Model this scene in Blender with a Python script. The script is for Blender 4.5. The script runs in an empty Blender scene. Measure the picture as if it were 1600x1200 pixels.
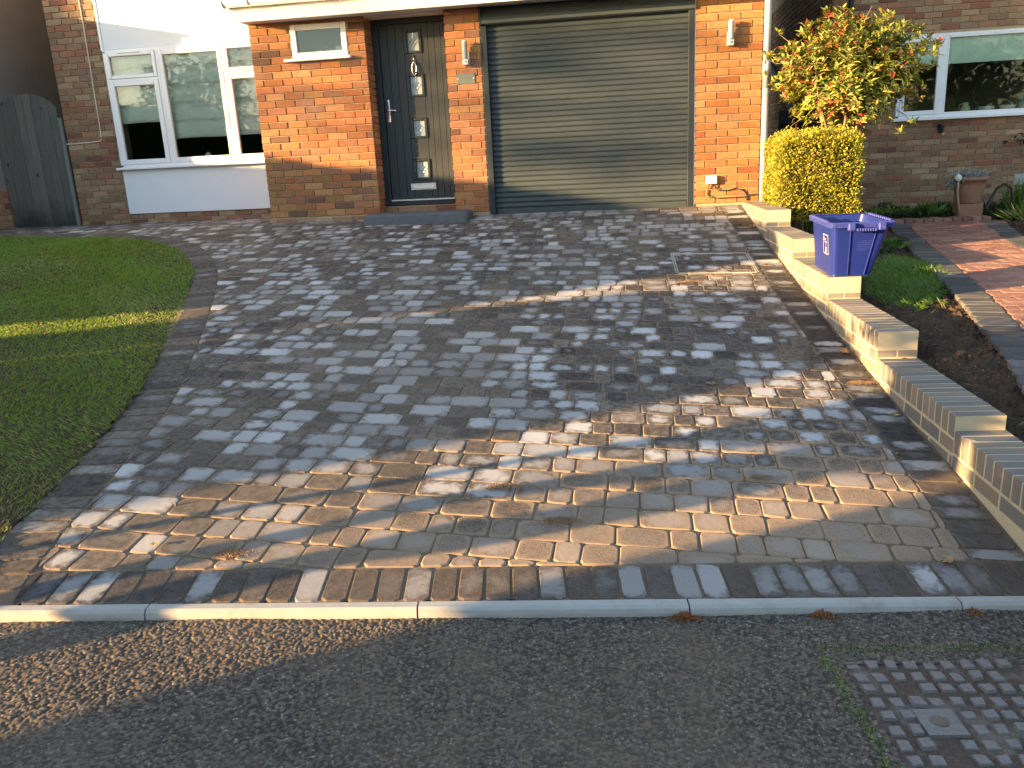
import bpy, math, random
import numpy as np
from mathutils import Vector, Matrix
random.seed(7); rng = np.random.default_rng(11)
S = bpy.context.scene
COL = S.collection
R = math.radians

# ------------------------------------------------------------------ camera, sky, sun, exposure
cam_d = bpy.data.cameras.new('camera'); cam = bpy.data.objects.new('camera', cam_d); COL.objects.link(cam)
CR = Vector((0.98821491, 0.14520337, -0.04844873)); CU = Vector((0.00733186, 0.27124441, 0.96248258)); CF = Vector((-0.15289716, 0.95149485, -0.26698316))
CAMP = Vector((-0.5769, -9.2474, 0.6350))
m = Matrix.Identity(4)
for i in range(3):
    m[i][0] = CR[i]; m[i][1] = CU[i]; m[i][2] = -CF[i]; m[i][3] = CAMP[i]
cam.matrix_world = m
cam_d.lens = 29.19; cam_d.sensor_width = 36; cam_d.clip_start = .05; cam_d.clip_end = 600
S.camera = cam
AZ, EL = R(27), R(9.5)
TE = math.tan(EL)
W = bpy.data.worlds.new('World'); S.world = W; W.use_nodes = True
wn = W.node_tree.nodes; bg = wn['Background']
sky = wn.new('ShaderNodeTexSky'); sky.sky_type = 'NISHITA'; sky.sun_disc = False
sky.sun_elevation = EL; sky.sun_rotation = math.atan2(-math.cos(AZ), -math.sin(AZ))
sky.air_density = 1.0; sky.dust_density = 1.0; sky.ozone_density = 1.0
W.node_tree.links.new(sky.outputs[0], bg.inputs[0]); bg.inputs[1].default_value = 0.10
sun_d = bpy.data.lights.new('sun', 'SUN'); sun_d.energy = 5.0; sun_d.angle = R(0.5); sun_d.color = (1.0, 0.62, 0.27)
sun = bpy.data.objects.new('sun', sun_d); COL.objects.link(sun)
sd = Vector((math.cos(AZ)*math.cos(EL), math.sin(AZ)*math.cos(EL), -math.sin(EL)))   # travel direction
sun.rotation_euler = sd.to_track_quat('-Z', 'Y').to_euler()
sun.location = (-30, -18, 8)
vs = S.view_settings; vs.view_transform = 'Standard'; vs.look = 'None'; vs.exposure = 2.45; vs.gamma = 1; vs.use_curve_mapping = False

# ------------------------------------------------------------------ ground shape
def kz(x): return -.787 - .04*(np.clip(x, -9, 4) + 2.24)
def ky(x): return -6.93 + .15*(x + 2.24)
HT = [0, .25, .5, .7, .85, 1.0, 3]; HV = [0, .31, .58, .765, .875, 1.0, 1.0]
def G(x, y):
    t = np.maximum(y/ky(x), 0)
    return kz(x)*np.interp(t, HT, HV)
def GR(x, y):                                   # next door's front garden, right of the low wall
    return np.interp(y, [-6.6, -5.5, -4.5, -3.5, -2, 1, 4], [-.93, -.71, -.55, -.48, -.45, -.42, -.40])
KD = np.array([1, .15])/math.hypot(1, .15)      # direction of the kerb

# ------------------------------------------------------------------ materials
class N:
    def __init__(s, name):
        s.m = bpy.data.materials.new(name); s.m.use_nodes = True
        s.t = s.m.node_tree; s.n = s.t.nodes; s.b = s.n['Principled BSDF']
    def L(s, a, b): s.t.links.new(a, b)
    def new(s, ty, **kw):
        n = s.n.new(ty)
        for k, v in kw.items(): setattr(n, k, v)
        return n
    def put(s, sock, v):
        if isinstance(v, (int, float)): sock.default_value = v
        elif isinstance(v, (tuple, list)): sock.default_value = tuple(v) + ((1,) if len(v) == 3 and sock.type == 'RGBA' else ())
        else: s.L(v, sock)
    def math(s, op, a, b=0.0, c=0.0, clamp=False):
        n = s.new('ShaderNodeMath', operation=op); n.use_clamp = clamp
        s.put(n.inputs[0], a); s.put(n.inputs[1], b); s.put(n.inputs[2], c); return n.outputs[0]
    def mix(s, f, a, b, mode='MIX'):
        n = s.new('ShaderNodeMix', data_type='RGBA', blend_type=mode)
        s.put(n.inputs[0], f); s.put(n.inputs[6], a); s.put(n.inputs[7], b); return n.outputs[2]
    def ramp(s, f, stops, interp='LINEAR'):
        n = s.new('ShaderNodeValToRGB'); n.color_ramp.interpolation = interp
        e = n.color_ramp.elements
        while len(e) < len(stops): e.new(.5)
        for i, (p, c) in enumerate(stops):
            e[i].position = p; e[i].color = (c if isinstance(c, tuple) else (c, c, c)) + (1,)
        s.put(n.inputs[0], f); return n.outputs[0]
    def sstep(s, v, a, b):
        n = s.new('ShaderNodeMapRange', interpolation_type='SMOOTHSTEP')
        s.put(n.inputs[0], v); n.inputs[1].default_value = a; n.inputs[2].default_value = b; return n.outputs[0]
    def noise(s, scale, detail=3, rough=.55, vec=None, dist=0, out=0):
        n = s.new('ShaderNodeTexNoise'); n.inputs['Scale'].default_value = scale; n.inputs['Detail'].default_value = detail
        n.inputs['Roughness'].default_value = rough; n.inputs['Distortion'].default_value = dist
        s.L(vec if vec is not None else s.pos(), n.inputs['Vector']); return n.outputs[out]
    def voro(s, scale, vec=None, feature='F1', out=0):
        n = s.new('ShaderNodeTexVoronoi', feature=feature); n.inputs['Scale'].default_value = scale
        s.L(vec if vec is not None else s.pos(), n.inputs['Vector']); return n.outputs[out]
    def pos(s):
        if not hasattr(s, '_p'): s._p = s.new('ShaderNodeNewGeometry').outputs['Position']
        return s._p
    def xyz(s, v):
        n = s.new('ShaderNodeSeparateXYZ'); s.L(v, n.inputs[0]); return n.outputs
    def scale(s, sx, sy, sz, vec=None):
        n = s.new('ShaderNodeMapping'); n.inputs['Scale'].default_value = (sx, sy, sz)
        s.L(vec if vec is not None else s.pos(), n.inputs[0]); return n.outputs[0]
    def tone(s):                                # one random number per piece: object random + per-face attribute
        if not hasattr(s, '_t'):
            r = s.new('ShaderNodeObjectInfo').outputs['Random']
            a = s.new('ShaderNodeAttribute'); a.attribute_name = 'tone'
            s._t = s.math('FRACT', s.math('ADD', r, a.outputs['Fac']))
        return s._t
    def hash(s, k, v=None):
        return s.math('FRACT', s.math('MULTIPLY', v if v is not None else s.tone(), k))
    def bump(s, h, strength=.3, dist=.002):
        n = s.new('ShaderNodeBump'); n.inputs['Strength'].default_value = strength; n.inputs['Distance'].default_value = dist
        s.L(h, n.inputs['Height'])
        if s.b.inputs['Normal'].is_linked: s.L(s.b.inputs['Normal'].links[0].from_socket, n.inputs['Normal'])
        s.L(n.outputs[0], s.b.inputs['Normal'])
    def out(s, col, rough=.8, spec=.3, metal=0):
        s.put(s.b.inputs['Base Color'], col); s.put(s.b.inputs['Roughness'], rough)
        s.b.inputs['Specular IOR Level'].default_value = spec; s.b.inputs['Metallic'].default_value = metal
        return s.m
def plain(name, col, rough=.5, spec=.4, metal=0, var=.12, sc=9, bump=0):
    k = N(name); n = k.noise(sc, 4)
    c = k.mix(n, tuple(x*(1-var) for x in col), tuple(min(1, x*(1+var)) for x in col))
    if bump: k.bump(k.noise(sc*30, 3), bump, .001)
    return k.out(c, rough, spec, metal)
def brick_mat(name, stops, dark=.25):
    k = N(name); t = k.tone()
    c = k.ramp(t, stops, 'CONSTANT')
    n = k.noise(26, 5, .65); n2 = k.noise(240, 2); n3 = k.noise(3.0, 4)
    c = k.mix(k.sstep(n, .35, .75), c, k.mix(.5, c, (.62, .33, .17), 'MULTIPLY'))
    c = k.mix(k.math('MULTIPLY', k.sstep(n, .55, .8), .3), c, (.34, .25, .18))
    c = k.mix(k.math('MULTIPLY', k.sstep(n2, .4, .8), .5), c, (.0, .0, .0), 'SOFT_LIGHT')
    c = k.mix(k.math('MULTIPLY', k.sstep(n3, .5, .8), .25), c, (.30, .24, .19))
    # every piece a little lighter or darker
    v = k.math('MULTIPLY_ADD', k.hash(13.7), .34, .86)
    hv = k.new('ShaderNodeHueSaturation'); k.L(v, hv.inputs['Value']); k.L(c, hv.inputs['Color'])
    k.bump(n2, .5, .002); k.bump(n, .4, .004)
    return k.out(hv.outputs[0], .9, .2)
RED = brick_mat('red_brick_clay', [(0, (.33, .14, .065)), (.22, (.37, .165, .078)), (.42, (.31, .15, .088)), (.6, (.33, .18, .078)), (.74, (.26, .135, .090)), (.84, (.38, .21, .105)), (.95, (.17, .095, .068))])
ORANGE = brick_mat('orange_brick_clay', [(0, (.37, .18, .070)), (.3, (.41, .21, .090)), (.55, (.34, .15, .058)), (.75, (.39, .22, .10)), (.92, (.28, .115, .048))])
BROWN = brick_mat('brown_brick_clay', [(0, (.31, .20, .125)), (.2, (.36, .24, .15)), (.4, (.31, .18, .11)), (.58, (.38, .28, .18)), (.72, (.34, .16, .105)), (.85, (.27, .19, .13)), (.94, (.23, .11, .085))])
def mortar(name, c0, c1):
    k = N(name); k.bump(k.noise(180, 4), .6, .003)
    return k.out(k.mix(k.noise(12, 5), c0, c1), .95, .1)
MORTAR = mortar('sandy_mortar', (.34, .25, .15), (.45, .35, .23))
MORTARW = mortar('garden_wall_mortar', (.44, .37, .25), (.58, .50, .35))
WHITE = plain('white_render', (.74, .76, .80), .75, .3, var=.05, sc=4, bump=.25)
def upvc():
    k = N('white_upvc'); return k.out(k.mix(k.noise(5, 4), (.76, .77, .80), (.82, .83, .85)), .28, .5)
UPVC = upvc()
FASCIA = plain('white_fascia_board', (.72, .70, .68), .35, .4, var=.06)
k = N('grey_stipple_render'); n = k.noise(70, 5, .7); k.bump(n, .8, .006)
NRENDER = k.out(k.mix(k.noise(2.2, 4), (.185, .19, .195), (.29, .295, .30)), .92, .15)
ANTH = plain('anthracite_paint', (.022, .029, .037), .5, .25, var=.12, sc=5)
k = N('anthracite_slats'); n = k.noise(7, 5, vec=k.scale(1, 1, 6))
ANTHS = k.out(k.mix(n, (.036, .050, .058), (.054, .068, .072)), k.math('MULTIPLY_ADD', n, .2, .42), .3)
k = N('anthracite_woodgrain'); g = k.noise(60, 4, .6, vec=k.scale(3, 3, .12)); k.bump(g, .45, .0015)
DOORM = k.out(k.mix(g, (.024, .032, .040), (.042, .048, .050)), .55, .25)
CHROME = plain('chrome', (.75, .75, .76), .18, .5, 1, var=.03)
STEEL = plain('brushed_steel', (.62, .62, .61), .45, .5, .7)
BLACK = plain('black_plastic', (.02, .02, .022), .45, .4)
DARK = plain('dark_room', (.035, .032, .03), .9, .1)
RUBBER = plain('black_cable', (.03, .028, .026), .6, .3)
CABLEW = plain('white_cable', (.70, .60, .52), .5, .3)
SLATE = plain('grey_slate', (.10, .12, .115), .55, .4, var=.25, sc=30, bump=.2)
PIPEG = plain('grey_downpipe_paint', (.34, .37, .40), .4, .4)
PIPEB = plain('weathered_waste_pipe', (.30, .25, .18), .6, .3, var=.3, sc=6)
LEDGL = plain('frosted_lamp_glass', (.22, .24, .26), .25, .5)
BONE = plain('chalky_white', (.66, .66, .62), .6, .3, var=.2, sc=30)
# glass: a dielectric pane seen as reflection over what stands behind it
def glass(name, tint=(.95, .98, .96), boost=1.0):
    k = N(name); tr = k.new('ShaderNodeBsdfTransparent'); tr.inputs[0].default_value = tint + (1,)
    gl = k.new('ShaderNodeBsdfGlossy'); gl.inputs['Roughness'].default_value = .015
    k2 = k.new('ShaderNodeBump'); k2.inputs['Strength'].default_value = .06; k2.inputs['Distance'].default_value = .02
    k.L(k.noise(2.4, 2), k2.inputs['Height']); k.L(k2.outputs[0], gl.inputs['Normal'])
    fr = k.new('ShaderNodeFresnel'); fr.inputs[0].default_value = 1.52
    mx = k.new('ShaderNodeMixShader'); k.L(k.math('MULTIPLY', fr.outputs[0], boost, clamp=True), mx.inputs[0])
    k.L(tr.outputs[0], mx.inputs[1]); k.L(gl.outputs[0], mx.inputs[2])
    k.L(mx.outputs[0], k.n['Material Output'].inputs[0]); return k.m
GLASS = glass('window_glass', boost=1.0)
k = N('obscured_glass'); v = k.voro(300); k.bump(v, .6, .002)
OBSC = k.out(k.mix(v, (.26, .31, .32), (.40, .45, .45)), .12, .6)
k = N('blind_fabric'); n = k.noise(3.5, 4, vec=k.scale(1, 1, 2.5), dist=1.2); k.bump(n, .6, .05)
BLIND = k.out(k.mix(n, (.74, .75, .70), (.86, .86, .80)), .9, .1)
k = N('old_gate_timber'); g = k.noise(26, 5, .65, vec=k.scale(2, 2, .10), dist=.6); kn = k.voro(3.2, vec=k.scale(1.6, 1, .8)); z = k.xyz(k.pos())[2]
c = k.mix(g, (.075, .066, .058), (.28, .245, .21)); c = k.mix(k.sstep(kn, .10, .05), c, (.02, .02, .02))
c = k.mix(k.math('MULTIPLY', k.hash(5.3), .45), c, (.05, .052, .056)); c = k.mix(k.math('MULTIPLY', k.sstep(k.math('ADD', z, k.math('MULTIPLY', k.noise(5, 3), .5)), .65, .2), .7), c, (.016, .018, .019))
k.bump(g, .5, .004); GATE = k.out(c, .85, .2)

# paving: colour, chalky bloom and sand film as separate layers
def paver(name, stops, bloom, thr, sand=.3, bloomcol=(.56, .575, .58), vmin=.7):
    k = N(name); t = k.tone(); p = k.pos()
    c = k.ramp(t, stops, 'CONSTANT')
    nf = k.noise(420, 2); nm = k.noise(30, 5, .65); nl = k.noise(.55, 3)
    hv = k.new('ShaderNodeHueSaturation'); k.L(k.math('MULTIPLY_ADD', k.hash(23.1), 1.2-vmin*.6, vmin), hv.inputs['Value']); k.L(c, hv.inputs['Color']); c = hv.outputs[0]
    c = k.mix(k.math('MULTIPLY', k.sstep(nf, .45, .75), .55), c, (.19, .175, .155))
    c = k.mix(k.sstep(nm, .62, .35), c, k.mix(.55, c, (.0, .0, .0)))
    uv = k.new('ShaderNodeAttribute'); uv.attribute_name = 'face_uv'
    u, v, _ = k.xyz(uv.outputs['Vector'])
    eu = k.math('MULTIPLY', u, k.math('SUBTRACT', 1, u)); ev = k.math('MULTIPLY', v, k.math('SUBTRACT', 1, v))
    e = k.math('MULTIPLY', k.math('MULTIPLY', eu, ev), 16)
    h = k.hash(7.77)
    s = k.math('ADD', k.math('MULTIPLY_ADD', e, 1.0, -.08), k.math('MULTIPLY', k.math('SUBTRACT', k.noise(24, 5, .6, dist=.4), .5), 2.0))
    s = k.math('ADD', s, k.math('MULTIPLY', k.math('SUBTRACT', h, thr), 1.15))
    s = k.math('ADD', s, k.math('MULTIPLY', k.math('SUBTRACT', nl, .5), 1.2))
    b = k.math('MULTIPLY', k.sstep(s, .25, 1.15), k.math('MULTIPLY_ADD', k.hash(3.31), .65, .30))
    b = k.math('MULTIPLY', b, k.sstep(h, thr-.12, thr+.22))
    b = k.math('MULTIPLY', b, bloom)
    px, py, pz = k.xyz(p)
    reg = k.math('MULTIPLY', k.sstep(k.math('ADD', k.math('ADD', py, k.math('MULTIPLY', px, -.42)), k.math('MULTIPLY', k.noise(1.3, 3), 1.2)), -4.3, -5.6), k.math('MULTIPLY_ADD', k.sstep(px, -3.0, -1.2), .5, .5))
    b = k.math('MULTIPLY', b, k.math('MULTIPLY_ADD', reg, -.35 if sand > .15 else 0, 1))
    c = k.mix(b, c, bloomcol)
    # jointing sand left lying on the faces, thickest low on the drive
    grain = k.noise(190, 4, .85)
    film = k.math('ADD', k.math('MULTIPLY', reg, .85), k.math('MULTIPLY', k.sstep(k.noise(2.1, 4), .52, .78), .35))
    film = k.math('ADD', film, k.math('MULTIPLY', k.sstep(e, .45, .0), .55))
    g = k.sstep(k.math('ADD', grain, k.math('MULTIPLY', film, .30)), .64, .76)
    c = k.mix(k.math('MULTIPLY', g, sand*2.3, clamp=True), c, k.mix(k.noise(260, 2), (.24, .165, .105), (.48, .36, .25)))
    brown = k.math('MULTIPLY', k.sstep(nl, .42, .62), .35)
    c = k.mix(brown if sand > .15 else k.math('MULTIPLY', brown, .3), c, (.16, .13, .10))
    k.bump(grain, .5, .0016); k.bump(nm, .5, .004)
    return k.out(c, k.math('MULTIPLY_ADD', b, .1, .82), .25)
PAVE = paver('tumbled_paving', [(0, (.082, .076, .072)), (.22, (.118, .102, .088)), (.42, (.092, .084, .078)), (.6, (.135, .115, .095)), (.82, (.155, .132, .108)), (.95, (.060, .058, .058))], 1.0, .36, .36)
CHAR = paver('charcoal_edging', [(0, (.030, .032, .038)), (.4, (.042, .043, .048)), (.75, (.055, .052, .052))], .85, .40, .10, vmin=.8)
BORD = paver('brown_edging', [(0, (.105, .09, .076)), (.35, (.15, .128, .105)), (.7, (.085, .075, .066))], .5, .84, .18, vmin=.8)
PALE = paver('pale_edging', [(0, (.13, .12, .115)), (.5, (.17, .155, .145)), (.8, (.11, .105, .10))], .9, .25, .25, bloomcol=(.42, .42, .43))
k = N('jointing_sand'); n = k.noise(3, 4); g = k.noise(300, 3, .8); k.bump(g, .8, .003)
SAND = k.out(k.mix(k.math('MULTIPLY', n, k.sstep(g, .3, .7)), (.13, .10, .075), (.42, .30, .20)), .95, .1)
k = N('coping_brick_clay'); t = k.tone(); c = k.ramp(t, [(0, (.17, .165, .15)), (.3, (.215, .20, .18)), (.55, (.145, .145, .14)), (.75, (.22, .19, .145))], 'CONSTANT')
n = k.noise(14, 4); c = k.mix(k.math('MULTIPLY', k.sstep(n, .5, .75), .6), c, (.34, .21, .13)); k.bump(k.noise(150, 3), .4, .002)
COPE = k.out(c, .85, .25)
k = N('kerb_concrete'); n = k.noise(14, 6, .7); k.bump(k.noise(160, 3), .4, .002)
kb = k.sstep(k.noise(5, 5, .7), .5, .72); KERB = k.out(k.mix(k.math('MULTIPLY', kb, .55), k.mix(n, (.34, .34, .32), (.52, .51, .47)), (.24, .20, .15)), .85, .2)
k = N('asphalt'); v = k.voro(150, out=1); hh = k.xyz(v)[0]; n = k.noise(1.7, 5)
a = k.new('ShaderNodeAttribute'); a.attribute_name = 'chip'
c = k.mix(a.outputs['Fac'], (.042, .034, .027), k.mix(hh, (.11, .085, .062), (.24, .19, .135)))
c = k.mix(k.math('MULTIPLY', k.sstep(hh, .93, 1), .6), c, (.38, .34, .28))
c = k.mix(k.math('MULTIPLY', k.sstep(n, .46, .70), .5), c, (.18, .13, .085)); c = k.mix(k.math('MULTIPLY', k.sstep(k.noise(6, 5, .7, dist=1.5), .60, .72), .4), c, (.05, .043, .038)); k.bump(k.noise(420, 2), .5, .0015)
ASPH = k.out(c, .62, .35)
k = N('garden_soil'); n = k.noise(9, 6, .7); g = k.noise(90, 4, .75); k.bump(g, .9, .012)
SOIL = k.out(k.mix(k.math('MULTIPLY', n, k.sstep(g, .25, .75)), (.040, .028, .020), (.20, .135, .092)), .95, .1)
def leafmat(name, stops, sss=.35):
    k = N(name); c = k.ramp(k.tone(), stops)
    d = k.new('ShaderNodeBsdfTranslucent'); k.L(c, d.inputs[0]); mx = k.new('ShaderNodeMixShader'); mx.inputs[0].default_value = sss
    k.out(c, .5, .35); k.L(k.b.outputs[0], mx.inputs[1]); k.L(d.outputs[0], mx.inputs[2]); k.L(mx.outputs[0], k.n['Material Output'].inputs[0]); return k.m
GRASS = leafmat('lawn_grass', [(0, (.12, .21, .03)), (.35, (.19, .33, .04)), (.7, (.27, .41, .06)), (.9, (.38, .40, .13)), (1, (.48, .40, .20))], .5)
GRASSB = leafmat('bright_grass', [(0, (.05, .13, .015)), (.6, (.085, .20, .025)), (1, (.17, .24, .05))], .35)
GOLD = leafmat('golden_privet_leaf', [(0, (.07, .11, .02)), (.25, (.16, .20, .025)), (.45, (.32, .31, .03)), (.8, (.52, .46, .045)), (1, (.32, .22, .07))], .3)
PHOT = leafmat('photinia_leaf', [(0, (.10, .15, .03)), (.30, (.23, .27, .045)), (.65, (.44, .42, .09)), (.89, (.52, .42, .16)), (.93, (.45, .06, .04)), (1, (.50, .09, .06))], .3)
DKLEAF = leafmat('dark_green_leaf', [(0, (.018, .035, .012)), (.6, (.035, .06, .02)), (1, (.07, .09, .03))], .2)
SILVER = leafmat('silver_leaf', [(0, (.20, .23, .22)), (1, (.42, .45, .44))], .15)
AUTUMN = leafmat('fallen_leaf_brown', [(0, (.30, .17, .07)), (.5, (.45, .30, .14)), (1, (.24, .12, .05))], .2)
BARK = plain('bark', (.20, .15, .10), .9, .1, var=.3, sc=20, bump=.4)
TERRA = plain('weathered_terracotta', (.30, .155, .10), .8, .2, var=.35, sc=7, bump=.2)
k = N('blue_bin_plastic'); n = k.noise(6, 3); BLUE = k.out(k.mix(n, (.008, .018, .15), (.014, .028, .20)), .33, .5)
k = N('blue_bin_rim'); BLUER = k.out(k.mix(k.noise(40, 3), (.018, .030, .22), (.06, .08, .32)), .3, .5)
STICK = plain('white_print', (.72, .72, .78), .5, .3)
STICKO = plain('orange_print', (.80, .42, .20), .5, .3)
REDPAVE = brick_mat('red_block_paving', [(0, (.30, .165, .13)), (.35, (.35, .20, .155)), (.65, (.27, .155, .125)), (.85, (.37, .23, .18))])
GREYSETT = brick_mat('grey_block_edging', [(0, (.10, .105, .11)), (.4, (.15, .155, .155)), (.75, (.085, .09, .095))])
k = N('cast_iron'); n = k.noise(55, 6, .8); k.bump(n, .5, .003)
IRON = k.out(k.mix(n, (.09, .083, .077), (.34, .32, .30)), .55, .4, .25)
k = N('grit'); n = k.noise(60, 5, .75); k.bump(k.noise(150, 4, .8), 1, .012); q = k.sstep(k.noise(9, 4), .45, .65)
GRIT = k.out(k.mix(k.math('MULTIPLY', k.sstep(k.noise(240, 2), .58, .7), .6), k.mix(q, k.mix(n, (.07, .055, .045), (.26, .185, .145)), k.mix(n, (.13, .11, .095), (.42, .34, .28))), (.42, .36, .30)), .95, .1)
TIMBER = plain('dark_shed_timber', (.03, .032, .035), .8, .2, var=.4)
YELLOWP = plain('pale_yellow_glaze', (.55, .52, .28), .3, .5)
TEAL = plain('teal_glaze', (.05, .20, .22), .3, .5)

# ------------------------------------------------------------------ mesh helpers
class MB:
    def __init__(s): s.v = []; s.f = []; s.tone = []; s.uv = []
    def add(s, vs, fs, tone=0.0, uv=None):
        o = len(s.v); s.v += [tuple(map(float, p)) for p in vs]; s.f += [tuple(i+o for i in f) for f in fs]
        s.tone += [tone]*len(fs); s.uv += (uv if uv is not None else [(0.5, 0.5)]*len(vs)); return s
    def box(s, a, b, tone=0.0):
        x0, y0, z0 = a; x1, y1, z1 = b
        return s.add([(x0,y0,z0),(x1,y0,z0),(x1,y1,z0),(x0,y1,z0),(x0,y0,z1),(x1,y0,z1),(x1,y1,z1),(x0,y1,z1)],
                     [(0,3,2,1),(4,5,6,7),(0,1,5,4),(1,2,6,5),(2,3,7,6),(3,0,4,7)], tone)
    def bbox(s, a, b, c=.004, tone=0.0):        # box with chamfered edges
        x0, y0, z0 = a; x1, y1, z1 = b; c = min(c, (x1-x0)/3, (y1-y0)/3, (z1-z0)/3); vs = []
        for sx in (0, 1):
            for sy in (0, 1):
                for sz in (0, 1):
                    X, Y, Z = (x0, x1)[sx], (y0, y1)[sy], (z0, z1)[sz]; dx, dy, dz = c*(1-2*sx), c*(1-2*sy), c*(1-2*sz)
                    vs += [(X, Y+dy, Z+dz), (X+dx, Y, Z+dz), (X+dx, Y+dy, Z)]
        I = lambda sx, sy, sz, k: (sx*4+sy*2+sz)*3+k
        fs = [(I(0,0,0,0),I(0,0,1,0),I(0,1,1,0),I(0,1,0,0)),(I(1,0,0,0),I(1,1,0,0),I(1,1,1,0),I(1,0,1,0)),
              (I(0,0,0,1),I(1,0,0,1),I(1,0,1,1),I(0,0,1,1)),(I(0,1,0,1),I(0,1,1,1),I(1,1,1,1),I(1,1,0,1)),
              (I(0,0,0,2),I(0,1,0,2),I(1,1,0,2),I(1,0,0,2)),(I(0,0,1,2),I(1,0,1,2),I(1,1,1,2),I(0,1,1,2))]
        for a_ in (0, 1):
            for b_ in (0, 1):
                fs += [(I(0,a_,b_,1),I(1,a_,b_,1),I(1,a_,b_,2),I(0,a_,b_,2)), (I(a_,0,b_,0),I(a_,1,b_,0),I(a_,1,b_,2),I(a_,0,b_,2)), (I(a_,b_,0,0),I(a_,b_,1,0),I(a_,b_,1,1),I(a_,b_,0,1))]
        for i in range(8): fs.append((i*3, i*3+1, i*3+2))
        return s.add(vs, fs, tone)
    def tube(s, pts, r, n=8, cap=True, tone=0.0):
        pts = [Vector(p) for p in pts]; rs = r if isinstance(r, (list, tuple)) else [r]*len(pts); vs = []; fs = []
        up = Vector((0.13, .2, 1)).normalized()
        for i, p in enumerate(pts):
            d = (pts[min(i+1, len(pts)-1)] - pts[max(i-1, 0)]).normalized()
            a = d.cross(up if abs(d.dot(up)) < .95 else Vector((1, 0, 0))).normalized(); b = d.cross(a)
            for j in range(n):
                t = 2*math.pi*j/n; vs.append(p + (a*math.cos(t)+b*math.sin(t))*rs[i])
        for i in range(len(pts)-1):
            for j in range(n): fs.append((i*n+j, i*n+(j+1)%n, (i+1)*n+(j+1)%n, (i+1)*n+j))
        if cap: fs.append(tuple(range(n-1, -1, -1))); fs.append(tuple((len(pts)-1)*n+j for j in range(n)))
        return s.add(vs, fs, tone)
    def lathe(s, c, prof, n=20, tone=0.0):
        vs = []; fs = []
        for r, z in prof:
            for j in range(n): t = 2*math.pi*j/n; vs.append((c[0]+r*math.cos(t), c[1]+r*math.sin(t), c[2]+z))
        for i in range(len(prof)-1):
            for j in range(n): fs.append((i*n+j, i*n+(j+1)%n, (i+1)*n+(j+1)%n, (i+1)*n+j))
        return s.add(vs, fs, tone)
    def prism(s, poly, z0, z1, tone=0.0):       # poly (x,y); z0/z1 numbers or functions
        n = len(poly); f0 = z0 if callable(z0) else (lambda x, y: z0); f1 = z1 if callable(z1) else (lambda x, y: z1)
        vs = [(x, y, f0(x, y)) for x, y in poly] + [(x, y, f1(x, y)) for x, y in poly]
        fs = [tuple(range(n-1, -1, -1)), tuple(range(n, 2*n))] + [(i, (i+1)%n, n+(i+1)%n, n+i) for i in range(n)]
        return s.add(vs, fs, tone)
    def mesh(s, name, mat, off=(0,0,0), smooth=False):
        me = bpy.data.meshes.new(name)
        me.from_pydata([(x-off[0], y-off[1], z-off[2]) for x, y, z in s.v], [], s.f)
        if any(s.tone):
            at = me.attributes.new('tone', 'FLOAT', 'FACE'); at.data.foreach_set('value', s.tone)
        if any(u != (0.5, 0.5) for u in s.uv):
            at = me.attributes.new('face_uv', 'FLOAT_VECTOR', 'POINT'); at.data.foreach_set('vector', [c for u in s.uv for c in (u[0], u[1], 0)])
        if smooth: me.polygons.foreach_set('use_smooth', [True]*len(me.polygons))
        me.materials.append(mat); me.update(); return me
WL = {}
def link(o, parent=None, loc=(0,0,0)):
    COL.objects.link(o); pw = WL[parent.name] if parent else (0,0,0)
    o.location = (loc[0]-pw[0], loc[1]-pw[1], loc[2]-pw[2])
    if parent: o.parent = parent
    WL[o.name] = tuple(loc); return o
def obj(name, mb, mat, parent=None, loc=None, smooth=False, **props):
    loc = loc or (WL[parent.name] if parent else (0,0,0))
    o = link(bpy.data.objects.new(name, mb.mesh(name, mat, loc, smooth)), parent, loc)
    for a, b in props.items(): o[a] = b
    return o
def inst(name, me, parent, loc, rot=None, **props):
    o = bpy.data.objects.new(name, me); link(o, parent, loc)
    if rot is not None: o.rotation_mode = 'QUATERNION'; o.rotation_quaternion = rot
    for a, b in props.items(): o[a] = b
    return o
def thing(name, label, cat, loc=(0,0,0), group=None):
    o = bpy.data.objects.new(name, None); link(o, None, loc); o.empty_display_size = .1
    o['label'] = label; o['category'] = cat
    if group: o['group'] = group
    return o
def tag(o, label, cat, group=None):
    o['label'] = label; o['category'] = cat
    if group: o['group'] = group
    return o
def struct(name, loc=(0,0,0)):
    o = bpy.data.objects.new(name, None); link(o, None, loc); o['kind'] = 'structure'; return o
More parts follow.
